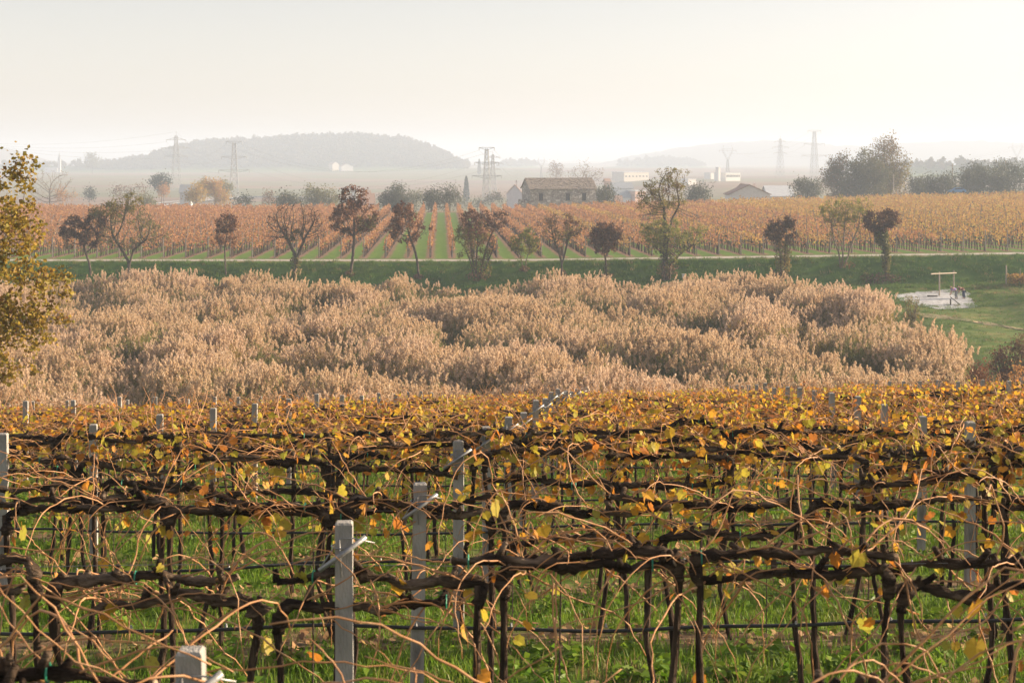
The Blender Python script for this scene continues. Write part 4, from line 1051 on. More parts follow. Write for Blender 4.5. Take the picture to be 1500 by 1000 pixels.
def mid_tree(name, label, Y, e, leaf, n, size, group, seed, natt=90, bark='tree_bark', tip=.03, spread=.6, extra=(), base=None, rmax=.35, low=False):
    """a tree past the vineyard crest; its foot is on the ground behind it"""
    cx = sum(a[0] for a in e) / len(e); lowest = max(a[1] + a[3] * .3 for a in e)
    bx = base or cx
    X = (bx - 750) / F * Y; zb = z1(X, Y); by = HZ - zb / Y * F
    st = .7 * max(1, Y / 450)
    if low:
        e = list(e) + [(a[0], (a[1] + by) / 2 + 2, a[2] * .85, max(4, (by - a[1]) / 2)) for a in e]; n = int(n * 1.7); lowest = max(a[1] for a in e)
    lv = [(leaf, n, size, None, spread)] + list(extra)
    return tree(name, label, Y, (bx, by), [(bx, by), (bx, (by + lowest) / 2), (cx, lowest)], list(e), natt, lv, bark, tip, st, rmax, group, 'tree', seed, jit=.5 * max(1, Y / 450) ** .5)
def mid_trees():
    g = 'olive trees on the vineyard crest'
    mid_tree('olive_tree', 'small dark olive tree behind the bare vase shaped tree', 425, [(418, 294, 12, 9), (434, 295, 9, 8)], 'olive_leaf', 1500, .34, g, 41, low=True)
    mid_tree('hedge_tree', 'rounded grey-green tree right of the small dark olive', 480, [(462, 288, 20, 15), (484, 290, 16, 12)], 'willow_leaf', 1900, .38, None, 42, extra=[('olive_yellow_leaf', 500, .36, None, .6)])
    mid_tree('olive_tree', 'broad flat topped olive tree between the two russet trees', 410, [(568, 290, 12, 12), (585, 288, 18, 12), (597, 290, 9, 10)], 'olive_leaf', 2300, .32, g, 43, low=True)
    mid_tree('olive_tree', 'dark round olive tree at the end of the green alley', 405, [(632, 291, 10, 11)], 'cypress_leaf', 900, .3, g, 44, extra=[('olive_leaf', 600, .3, None, .5)])
    mid_tree('olive_tree', 'pale olive tree standing at the end of the green alley', 408, [(654, 288, 15, 14), (664, 287, 10, 11)], 'olive_leaf', 1500, .3, g, 45)
    mid_tree('hedge_tree', 'hazy blue-green shrub tree between two olive trees', 620, [(610, 291, 12, 12)], 'willow_leaf', 700, .45, None, 46)
    mid_tree('olive_tree', 'olive tree right beside the stone barn wall', 408, [(880, 285, 10, 11), (892, 284, 10, 11)], 'olive_leaf', 1300, .3, g, 47, low=True)
    mid_tree('olive_tree', 'olive tree behind the tallest bank tree', 412, [(1012, 284, 10, 11), (1025, 281, 15, 13)], 'olive_leaf', 1300, .3, g, 48, low=True)
    mid_tree('olive_tree', 'compact dark olive bush right of the pale shed', 428, [(1176, 274, 13, 9), (1190, 274, 12, 9)], 'olive_leaf', 1600, .32, g, 49, low=True)
    g2 = 'olive grove at the right of the crest'
    for k, (cx, cy, rx, ry, Y) in enumerate([(1342, 271, 13, 8, 436), (1364, 269, 15, 9, 440), (1386, 268, 15, 10, 438), (1412, 262, 16, 14, 446), (1436, 258, 18, 14, 452), (1458, 258, 18, 16, 445), (1482, 256, 20, 16, 455), (1508, 258, 20, 18, 448), (1428, 248, 14, 7, 470), (1466, 246, 16, 8, 472)]):
        mid_tree('olive_tree', 'olive tree, %s along the crest grove counted from the tall tree group' % ORD[k] if k < 8 else 'olive tree rising behind the %s tree of the crest grove' % ('fifth' if k == 8 else 'seventh'), Y, [(cx, cy, rx, ry), (cx + rx * .4, cy + 2, rx * .7, ry * .8)], 'olive_leaf', 1300, .34, g2, 60 + k, natt=60, low=True)
    # big mixed group
    mid_tree('oak_tree', 'brown leaved tree at the left of the tall tree group', 452, [(1222, 255, 14, 22), (1230, 240, 12, 12)], 'brown_green_leaf', 2000, .36, None, 75, low=True, extra=[('oak_leaf', 700, .34, None, .6)])
    mid_tree('oak_tree', 'dense dark green oak in the middle of the tall tree group', 448, [(1250, 256, 26, 26), (1264, 246, 20, 24), (1282, 258, 24, 24)], 'oak_leaf', 5200, .38, None, 76, natt=160, low=True)
    mid_tree('oak_tree', 'tallest crest tree with russet top behind the dark oak', 456, [(1298, 240, 30, 34), (1296, 216, 24, 17), (1318, 250, 16, 24)], 'brown_green_leaf', 2600, .36, None, 77, low=True, natt=260, tip=.035, extra=[('olive_yellow_leaf', 2200, .38, [(1305, 252, 28, 30)], .7)])
    # hazy trees of the plain
    gp = 'hazy trees on the plain'
    mid_tree('poplar_tree', 'bare pinkish round tree beyond the left vines', 600, [(72, 272, 30, 26), (92, 275, 22, 24), (55, 282, 20, 18)], 'brown_leaf', 260, .3, gp, 81, natt=520, bark='pale_bark', tip=.035, extra=[('orange_leaf', 500, .4, [(96, 288, 14, 14)], .6)])
    mid_tree('poplar_tree', 'faint round tree on the skyline left of the wooded hill', 2300, [(135, 236, 14, 12)], 'willow_leaf', 900, 1.5, gp, 82, tip=.1, spread=1.5)
    mid_tree('pine_tree', 'dark hazy evergreen left of the orange trees', 720, [(232, 268, 14, 12), (242, 264, 9, 9)], 'cypress_leaf', 1300, .55, gp, 83)
    mid_tree('maple_tree', 'small orange tree below the hazy evergreen', 690, [(240, 278, 8, 8)], 'orange_leaf', 600, .45, gp, 84)
    mid_tree('poplar_tree', 'round golden tree in front of the orange one', 560, [(287, 284, 13, 13)], 'gold_leaf', 1300, .42, gp, 85)
    mid_tree('poplar_tree', 'tall orange-gold tree beside the pylon', 600, [(310, 275, 16, 16), (322, 288, 14, 12)], 'gold_leaf', 1500, .45, gp, 86, extra=[('orange_leaf', 900, .45, None, .6)])
    mid_tree('hedge_tree', 'dull green tree behind the golden trees', 680, [(298, 272, 12, 12), (330, 276, 12, 10)], 'willow_leaf', 1300, .5, gp, 87)
    mid_tree('hedge_tree', 'low green shrub tree left of the golden trees', 520, [(215, 296, 14, 8)], 'willow_leaf', 700, .4, gp, 88)
    mid_tree('pine_tree', 'little dark conifer in the haze right of the pinkish tree', 700, [(131, 284, 7, 8)], 'cypress_leaf', 500, .5, gp, 89)
    mid_tree('hedge_tree', 'pinkish bare shrub by the guard rail', 520, [(394, 290, 9, 12)], 'brown_leaf', 400, .35, gp, 90, natt=160)
    mid_tree('hedge_tree', 'bare grey thicket between evergreen and yellow trees', 640, [(178, 285, 20, 11), (205, 282, 14, 13)], 'brown_leaf', 700, .4, gp, 91, natt=220)
    mid_tree('hedge_tree', 'pair of dark shrubs before the guard rail', 470, [(350, 295, 6, 5), (362, 294, 6, 6)], 'cypress_leaf', 500, .35, gp, 92)
    mid_tree('poplar_tree', 'bare hazy tree above the stone barn roof', 1150, [(815, 249, 15, 14)], 'brown_leaf', 500, .6, gp, 93, natt=260, bark='pale_bark', tip=.06)
    mid_tree('poplar_tree', 'pinkish leafless poplar behind the right end of the barn', 800, [(853, 252, 14, 16), (868, 258, 14, 12), (838, 258, 8, 10)], 'brown_leaf', 420, .4, gp, 94, natt=460, bark='pale_bark', tip=.045)
    mid_tree('hedge_tree', 'blue hazy thicket left of the pale gabled house', 640, [(727, 292, 14, 9), (700, 296, 16, 6), (672, 298, 12, 5)], 'willow_leaf', 900, .45, gp, 95)
    for px, yt, yb, Y, lb in ((683, 258, 284, 900, 'dark cypress column standing in the pale field'), (702, 233, 257, 2100, 'tall thin cypress on the skyline by the pylon'), (1030, 262, 270, 1200, 'tiny cypress near the white hall')):
        X = (px - 750) / F * Y; zb = z1(X, Y); H = -(yt - HZ) / F * Y - zb; rng = np.random.default_rng(int(px))
        o = thing('cypress_tree', lb, 'tree', (X, Y, zb), 0, gp)
        m = MB(); m.tube([(0, 0, -.2), (0, 0, H * .5), (0, 0, H * .9)], [H * .02, H * .014, .03], 6); m.build('trunk', 'tree_bark', o)
        n = 1200; t = rng.uniform(.03, 1, n) ** .9; w = H * .15 * np.sqrt(np.clip(1 - t, 0, 1)) * np.clip(t * 8, 0, 1); a = rng.uniform(0, 6.28, n); q = w * rng.uniform(.5, 1, n)
        l = MB(); l.scatter(*LEAF2, np.stack([q * np.cos(a), q * np.sin(a), t * H], -1), rotm(n, rng), rng.uniform(.6, 1.3, n) * H * .05); kind(l.build('crown', 'cypress_leaf', o), 'stuff')
mid_trees()

# ------------------------------------------------------------------ far vineyard
_m = MB(); _m.tube([(0, 0, -.1), (0, 0, 2.4)], [.045, .04], 5); ROW_POST = _m.mesh('post'); ROW_POST.materials.append(MAT['far_post'])
def far_vineyard():
    rng = np.random.default_rng(17)
    lab = 'long row of russet autumn vines running away from the track'
    laby = 'long row of yellowing autumn vines on the rising right of the vineyard'
    for i in range(-46, 58):
        X0 = -9.41 + 2.55 * i
        y0 = max(196.2, (abs(X0) - 12) / .32); y1 = 384 + 4 * sin(i * .5)
        if y1 - y0 < 12: continue
        fx = lambda y: X0 - .0416 * (y - 196)
        base = np.array([fx(y0), y0, z1(fx(y0), y0)])
        yel = i > 24
        side = '%s vine row %s of the green alley leading to the olive trees' % ((nth(1 - i), 'left') if i <= 0 else (nth(i), 'right'))
        o = thing('vine_row', ('yellowing autumn vines, ' if yel else 'russet autumn vines, ') + side, 'vine row', tuple(base), 0, 'yellowing vine rows of the far vineyard' if yel else 'russet vine rows of the far vineyard')
        n = int((y1 - y0) * 19)
        y = rng.uniform(y0 + .1, y1, n)
        # uneven canopy: cells of denser and thinner growth along the row
        ph = rng.uniform(0, 99); hgt = 2.15 + .18 * np.sin(y * 1.7 + ph) + .12 * np.sin(y * 4.3 + ph * 2)
        z = .6 + (hgt - .6) * rng.beta(1.5, 1.2, n); z[rng.random(n) < .04] += .35
        keep = rng.random(n) < (.74 + .26 * np.sin(y * 2.9 + ph)) * np.where(np.sin(y * .23 + ph * 3) * np.sin(y * .61 + ph) > .62, .3, 1)
        y = y[keep]; z = z[keep]; n = len(y)
        x = fx(y) + rng.normal(0, .17, n) * (1.15 - .2 * z)
        p = np.stack([x, y, zg(x, y) + z], -1) - base
        m = MB(); m.scatter(*LEAF2, p, rotm(n, rng), rng.uniform(.7, 1.3, n) * (.24 + .0006 * (y - 196)))
        c = m.build('foliage', 'far_vineyard_leaf_yellow' if yel or (i > 6 and i % 3 == 0) else 'far_vineyard_leaf', o); kind(c, 'stuff')
        yt = np.arange(y0 + .5, y1, 1.05); xt = fx(yt) + rng.normal(0, .04, len(yt)); zt = zg(xt, yt)
        bx = np.array([[-1, -1, 0], [1, -1, 0], [1, 1, 0], [-1, 1, 0], [-1, -1, 1], [1, -1, 1], [1, 1, 1], [-1, 1, 1]], float)
        bq = [[0, 1, 5, 4], [1, 2, 6, 5], [2, 3, 7, 6], [3, 0, 4, 7]]
        t = MB(); t.scatter(bx * [.045, .045, 1.15], None, bq, np.stack([xt, yt, zt], -1) - base, rotm(len(yt), rng, .06), 1.0)
        kind(t.build('vine_trunks', 'far_trunk', o), 'stuff')
        for yp in np.arange(y0 + 6, min(y1, 300), 6.0):
            link('post', ROW_POST, o, np.array([fx(yp), yp, z1(fx(yp), yp)]) - base)
        if y0 < 197:
            e = thing('trellis_post', 'track-side end post, ' + side.replace('the green alley leading to the olive trees', 'the olive tree alley'), 'post', (fx(195.9), 195.9, z1(fx(195.9), 195.9)), rng.uniform(-.2, .2), 'end posts of the far vine rows')
            h = rng.uniform(2.1, 2.45); m = MB(); m.tube([(0, 0, -.2), (rng.normal(0, .03), 0, h)], [.075, .065], 6); m.build('shaft', 'far_post', e)
            m = MB(); m.tube([(0, 0, h - .2), (0, -1.0, 0)], .012, 3); m.build('anchor_wire', 'far_trunk', e)
far_vineyard()

# ------------------------------------------------------------------ playground, people, right-hand side
def playground():
    a = ground_at(1376, 433.5); b = ground_at(1397, 428)
    o = thing('play_stand', 'wooden post frame with crossbeam on the gravel patch', 'frame', a)
    bb = np.array(b) - np.array(a)
    MBt = MB(); MBt.tube([(0, 0, -.1), (.0, 0, 2.55)], [.08, .075], 10); MBt.build('post', 'wood_post', o)
    h2 = 2.35
    m = MB(); m.tube([(bb[0], bb[1], -.6), (bb[0], bb[1], bb[2] + 2.3)], [.08, .07], 10); m.build('post', 'wood_post', o)
    u = np.array([bb[0], bb[1], bb[2] + 2.05 - 2.35]); s = np.array([0, -.16, 2.35])
    m = MB(); m.tube([s - u * .6, s + u * 1.15], [.07, .07], 10); m.build('beam', 'wood_post', o)
    c = ground_at(1396, 447); o = thing('plank_ramp', 'dark wooden plank propped up on the gravel beside the people', 'plank', c)
    M = np.array([[1, 0, 0], [0, 1, 0], [0, 0, 1]]); ang = radians(-38)
    M = np.array([[cos(ang), 0, -sin(ang)], [0, 1, 0], [sin(ang), 0, cos(ang)]])
    MB().box((.25, 0, .42), (1.35, .3, .06), M=M).build('board', 'plank', o); MB().box((-.25, 0, .32), (.08, .28, .64)).build('support', 'plank', o)
    c = ground_at(1366, 434.8); o = thing('wooden_sleeper', 'low wooden sleeper lying at the foot of the post', 'sleeper', c); 
    m = MB(); m.tube([(-.55, 0, .08), (.5, 0, .08)], [.09, .085], 8); m.build('log', 'plank', o)
    c = ground_at(1002, 408); o = thing('utility_box', 'small white box on the bank below the tall tree', 'box', c)
    MB().box((0, 0, .22), (.42, .3, .44)).build('case', 'white_paint', o); MB().box((0, 0, .46), (.5, .38, .05)).build('lid', 'pale_roof', o)
    # low vine row and fence at the far right edge
    f = np.array(ground_at(1474, 419)); o = thing('fence_post', 'tall weathered wooden post at the head of the right-hand vine row', 'post', tuple(f))
    m = MB(); m.tube([(0, 0, -.2), (0, 0, 2.2)], [.10, .085], 8); m.build('shaft', 'wood_post', o); m = MB(); m.tube([(0, 0, 2.2), (0, 0, 2.26)], [.085, .03], 8); m.build('cap', 'wood_post', o)
    r = thing('vine_row', 'short bushy vine row behind the weathered wooden post', 'vine row', tuple(f), 0); rng = np.random.default_rng(8)
    n = 2600; t = rng.uniform(.3, 9, n); X = t * .92 + rng.normal(0, .25, n); Yv = t * .2 + rng.normal(0, .3, n); q = np.stack([X, Yv, zg(f[0] + X, f[1] + Yv) - f[2] + .15 + 1.2 * rng.beta(1.4, 1.4, n)], -1)
    l = MB(); l.scatter(*LEAF2, q, rotm(n, rng), rng.uniform(.7, 1.3, n) * .2); kind(l.build('foliage', 'far_vineyard_leaf_yellow', r), 'stuff')
    for k in range(4):
        x = 1.6 + k * 1.9; y = x * .22; e = (f[0] + x, f[1] + y); m = MB(); m.tube([(x, y, z1(*e) - f[2]), (x, y, z1(*e) - f[2] + 1.9)], .045, 6); m.build('post', 'far_post', r)
    # shrubs beside the reed bed
    for px, py, rx, ry, n, mat, lb, sd in ((1408, 536, 24, 22, 3000, 'bramble_leaf', 'dark bramble bush at the right end of the reeds', 5), (1466, 530, 22, 22, 2300, 'russet_leaf', 'rusty bramble thicket behind the right vines', 6),
                                       (1496, 522, 22, 26, 2300, 'brown_leaf', 'tall brown shrub at the very right by the brambles', 7), (1378, 556, 26, 16, 1700, 'brown_leaf', 'low brown scrub between the reeds and the right vines', 15), (1440, 552, 30, 18, 2200, 'russet_leaf', 'rusty bramble mat in front of the taller thicket', 16), (1495, 556, 26, 20, 2000, 'orange_leaf', 'orange scrub at the far right above the vines', 17), (1336, 460, 20, 26, 1500, 'olive_yellow_leaf', 'yellow-green shrub growing between the reeds and gravel', 9)):
        Y = (118 if py < 545 else 92) if py > 500 else 150
        X = (px - 750) / F * Y; zb = z1(X, Y); o = thing('shrub', lb, 'shrub', (X, Y, zb)); rng = np.random.default_rng(sd)
        w = rx / F * Y; top = -(py - ry - HZ) / F * Y - zb
        m = MB()
        for k in range(26):
            a = rng.uniform(0, 6.28); e = np.array([cos(a) * w * rng.uniform(.2, .9), sin(a) * w * rng.uniform(.2, .9), top * rng.uniform(.6, 1.02)])
            m.tube([(0, 0, -.1), e * [.35, .35, .5] + rng.normal(0, .08, 3), e], [.03, .02, .008], 4, False)
        m.build('stems', 'tree_bark', o)
        c = np.column_stack([rng.normal(0, .42 * w, (40, 2)), rng.uniform(.1, 1, 40) * top]); c[:, 2] *= np.clip(1.25 - (np.hypot(c[:, 0], c[:, 1]) / w) ** 2, .3, 1)
        p = c[rng.integers(0, 40, n)] + rng.normal(0, .22, (n, 3)); l = MB(); l.scatter(*LEAF2, p, rotm(n, rng), rng.uniform(.6, 1.4, n) * .13); kind(l.build('foliage', mat, o), 'stuff')
playground()

def ensure_skin_layer(me):
    import bmesh
    bm = bmesh.new(); bm.from_mesh(me); bm.verts.layers.skin.verify(); bm.to_mesh(me); bm.free()
def skin_mesh2(name, chains, mat, parent=None, loc=None, rz=0):
    V = []; E = []; Rr = []; idx = {}
    for ch in chains:
        prev = None
        for p, r in ch:
            k = tuple(np.round(p, 4))
            if k not in idx: idx[k] = len(V); V.append(p); Rr.append(r)
            if prev is not None: E.append((prev, idx[k]))
            prev = idx[k]
    me = bpy.data.meshes.new(name); me.from_pydata([tuple(v) for v in V], E, []); ensure_skin_layer(me); me.materials.append(MAT[mat])
    for k, s in enumerate(me.skin_vertices[0].data): s.radius = (Rr[k], Rr[k]); s.use_root = (k == 0)
    o = link(name, me, parent, loc)
    o.modifiers.new('skin', 'SKIN').use_smooth_shade = True
    sb = o.modifiers.new('sub', 'SUBSURF'); sb.levels = 1; sb.render_levels = 1
    return o
def person(px, py, label, top, legs_mat, face, hands_low, seed):
    """a person bending forward; face = +1 leans to the right, -1 to the left"""
    base = ground_at(px, py)
    s = face
    hip = (0, 0, .86); chest = (s * .30, 0, 1.12); neck = (s * .47, 0, 1.20); head = (s * .60, 0, 1.24); crown = (s * .70, 0, 1.25)
    def leg(y, fx): return [(hip, .15), ((0.0, y * .6, .80), .11), ((s * .06 + fx, y, .46), .075), ((-.02 * s + fx, y, .10), .05), ((s * .16 + fx, y, .04), .04)]
    def arm(y): 
        sh = (s * .40, y * .9, 1.13); el = (s * .48, y * 1.2, .86); ha = (s * .62, y * .8, hands_low)
        return [(chest, .15), (sh, .075), (el, .05), (ha, .035), ((ha[0] + s * .08, ha[1], ha[2] - .06), .025)]
    body = [[(hip, .14), ((s * .14, 0, 1.0), .14), (chest, .15), (neck, .06), (head, .10), (crown, .085)], leg(.11, -.03), leg(-.11, .06), arm(.17), arm(-.17)]
    o = skin_mesh2('person', body, 'skin', None, base)
    tag(o, label, 'person')
    g = lambda ch, d: [(p, r + d) for p, r in ch]
    skin_mesh2('shirt', [g([(hip, .14), ((s * .14, 0, 1.0), .15), (chest, .16)], .025), g(arm(.17)[:3], .022), g(arm(-.17)[:3], .022)], top, o)
    skin_mesh2('trousers', [g(leg(.11, -.03)[:4], .02), g(leg(-.11, .06)[:4], .02)], legs_mat, o)
    skin_mesh2('hair', [[((s * .58, 0, 1.30), .09), ((s * .66, 0, 1.29), .085), ((s * .70, 0, 1.21), .05)]], 'hair', o)
    for y, fx in ((.11, -.03), (-.11, .06)):
        skin_mesh2('shoe', [[((-.06 * s + fx, y, .045), .05), ((s * .08 + fx, y, .045), .048), ((s * .20 + fx, y, .035), .035)]], 'rubber', o)
person(1401, 438, 'person in a lilac top bending over on the gravel', 'lilac_cloth', 'grey_cloth', -1, .45, 1)
person(1412, 437.5, 'person in dark red top and blue jeans leaning forward on the gravel', 'red_cloth', 'jeans', -1, .62, 2)

# ------------------------------------------------------------------ reed bed
def reed_clump(seed, n=15, H=3.2, plume=.66, lean=.14):
    rng = np.random.default_rng(seed)
    parts = {'reed_stem': MB(), 'reed_blade': MB(), 'reed_plume': MB()}
    for k in range(n):
        a = rng.uniform(0, 6.28); r = .62 * sqrt(rng.random()); b = np.array([r * cos(a), r * sin(a), 0])
        h = H * rng.uniform(.74, 1.06); ln = np.array([rng.normal(-.10, lean), rng.normal(0, lean), 0]) * h * .5
        top = b + ln + [0, 0, h]; mid = b + ln * .3 + [0, 0, h * .55]
        parts['reed_stem'].tube([b, mid, top], [.010, .009, .005], 3, False)
        nb = rng.integers(6, 9)
        for q in range(nb):
            t = rng.uniform(.22, .9); p0 = b + ln * t * t + [0, 0, h * t]; aa = rng.uniform(0, 6.28); L = rng.uniform(.35, .62)
            d = np.array([cos(aa), sin(aa), 0]); w = np.array([-sin(aa), cos(aa), 0]) * .019
            p1 = p0 + d * L * .45 + [0, 0, L * .42]; p2 = p0 + d * L + [0, 0, L * rng.uniform(-.1, .5)]
            parts['reed_blade'].add([p0 - w * .6, p0 + w * .6, p1 + w, p1 - w, p2], t=[[3, 2, 4]], q=[[0, 1, 2, 3]])
        if rng.random() < plume:
            PL = rng.uniform(.30, .46); nd = rng.uniform(0, 6.28); nod = np.array([cos(nd) - .6, sin(nd) * .6, 0]) * .28
            nf = 15
            t = (np.arange(nf) + rng.random(nf)) / nf
            c = top[None] - [0, 0, .05] + t[:, None] * np.array([0, 0, PL])[None] + (t[:, None] ** 2) * nod[None] * PL
            wid = .085 * np.sin(np.clip(t * .88 + .12, 0, 1) * pi) ** .7 + .015
            an = rng.uniform(0, 6.28, nf)
            c = c + np.stack([np.cos(an), np.sin(an), 0 * an], -1) * wid[:, None] * .6
            parts['reed_plume'].scatter(LEAF2[0] * [.62, 1, 1], LEAF2[1], None, c, rotm(nf, rng, .55) @ np.array([[1, 0, 0], [0, 0, -1], [0, 1, 0]]), rng.uniform(.12, .22, nf))
    me = bpy.data.meshes.new('reed_clump'); V = []; Fc = []; mi = []; off = 0
    m = MB(); tm = []; qm = []
    for j, (nm, b) in enumerate(parts.items()):
        vv = np.vstack(b.v); t = np.vstack(b.t) if b.t else None; q = np.vstack(b.q) if b.q else None
        m.add(vv, t, q); tm += [j] * (0 if t is None else len(t)); qm += [j] * (0 if q is None else len(q))
    me = m.mesh('reed_clump')
    for nm in parts: me.materials.append(MAT[nm])
    me.polygons.foreach_set('material_index', np.array(tm + qm, np.int32))
    return me
def reeds():
    rng = np.random.default_rng(31)
    coll = make_protos('reed_clump', [reed_clump(100 + s, 15, 3.0 + .1 * s) for s in range(6)] + [reed_clump(110, 22, 2.7, .12, .22), reed_clump(111, 20, 2.9, .25, .18), reed_clump(112, 12, 2.6, .5, .5)])
    N = 17500
    X = rng.uniform(-66, 36, N); Y = rng.uniform(72, 171, N)
    right = 32.0 + 1.5 * np.sin(Y * .13) - 7 * smoothstep(150, 171, Y)
    right = np.minimum(right, .252 * Y + 1.2 + 9 * smoothstep(122, 135, Y))
    keep = (X < right) & (X > -(.3 * Y + 14))
    # hollows between clumps: low-frequency field plus the open patches seen in the photograph
    f = np.zeros(N)
    for _ in range(26):
        wl = rng.uniform(5, 15); a = rng.uniform(0, pi); f += np.cos(2 * pi / wl * (X * cos(a) + Y * sin(a) * .85) + rng.uniform(0, 6.28)) * (wl / 10) ** .5
    f *= .27
    dens = .74 + .33 * f
    gaps = [(640, 452, 60, 8), (552, 488, 16, 9), (450, 470, 44, 6), (505, 533, 26, 5), (385, 547, 40, 5), (865, 553, 34, 5), (660, 515, 22, 7), (1240, 545, 50, 6), (1040, 500, 36, 6), (160, 470, 60, 7), (790, 505, 26, 6), (935, 522, 26, 5), (1110, 468, 40, 7), (300, 500, 36, 7), (1180, 505, 30, 6), (880, 470, 40, 7), (1300, 500, 20, 6), (210, 530, 36, 5)]
    for gx, gy, rx, dy in gaps:
        zz = -14.4; Yc = -zz * F / (gy - HZ); Xc = (gx - 750) / F * Yc; dx = rx / F * Yc
        e = ((X - Xc + .25 * (Y - Yc) * np.sin(gx)) / dx) ** 2 + ((Y - Yc) / dy) ** 2
        dens = np.where(e < 1.6, dens - (1.25 - .62 * e), dens)
    edge = smoothstep(72, 86, Y)
    keep &= rng.random(N) < np.clip(dens * .8 + .42, .1, 1) * (.35 + .65 * edge)
    X = X[keep]; Y = Y[keep]; dens = dens[keep]; n = len(X)
    hs = (.50 + .52 * np.clip(dens, -.1, 1.1) + rng.normal(0, .05, n)) * (.5 + .5 * smoothstep(70, 95, Y))
    hs *= 1 + .22 * np.exp(-(((X + 33) / 8) ** 2 + ((Y - 160) / 9) ** 2)) + .10 * smoothstep(10, 30, X) * smoothstep(100, 130, Y)
    pts = np.stack([X, Y, zg(X, Y) - .05], -1)
    rot = np.column_stack([rng.normal(0, .05, n), rng.normal(-.03, .06, n), rng.uniform(0, 6.28, n)])
    scl = np.column_stack([rng.uniform(.85, 1.25, (n, 1)) * np.ones((1, 2)), hs * 1.08])
    g = np.sin(X * .21 + 2 + np.sin(Y * .11)) * np.sin(Y * .17 + .6 * np.sin(X * .19)) + rng.normal(0, .35, n)
    low = (dens + rng.normal(0, .12, n)) < .5
    idx = np.where((g > .22) | low, rng.integers(6, 8, n), np.where(rng.random(n) < .09, 8, rng.integers(0, 6, n)))
    o = gn_scatter('reeds', pts, rot, scl, idx, coll)
    tag(o, 'wide bed of beige feathery reeds filling the valley floor', 'reeds')
    return n
reeds()

# ------------------------------------------------------------------ grass
def tuft(seed, n, h, w, mat, spread, lean=.35):
    rng = np.random.default_rng(seed); m = MB()
    for k in range(n):
        a = rng.uniform(0, 6.28); b = np.array([rng.normal(0, spread), rng.normal(0, spread), 0]); L = h * rng.uniform(.5, 1.2)
        d = np.array([cos(a), sin(a), 0]) * lean * L * rng.uniform(.3, 1.5); s = np.array([-sin(a), cos(a), 0]) * w
        p1 = b + d * .4 + [0, 0, L * .6]; p2 = b + d * 1.3 + [0, 0, L]
        m.add([b - s, b + s, p1 + s * .8, p1 - s * .8, p2], t=[[3, 2, 4]], q=[[0, 1, 2, 3]])
    me = m.mesh('grass_tuft'); me.materials.append(MAT[mat]); return me
def weed(seed, mat):
    rng = np.random.default_rng(seed); m = MB(); n = 16
    a = rng.uniform(0, 6.28, n); r = rng.uniform(.03, .13, n)
    p = np.stack([r * np.cos(a), r * np.sin(a), rng.uniform(.03, .12, n)], -1)
    m.scatter(*LEAF2, p, rotm(n, rng, .5), rng.uniform(.05, .10, n)); me = m.mesh('weed'); me.materials.append(MAT[mat]); return me
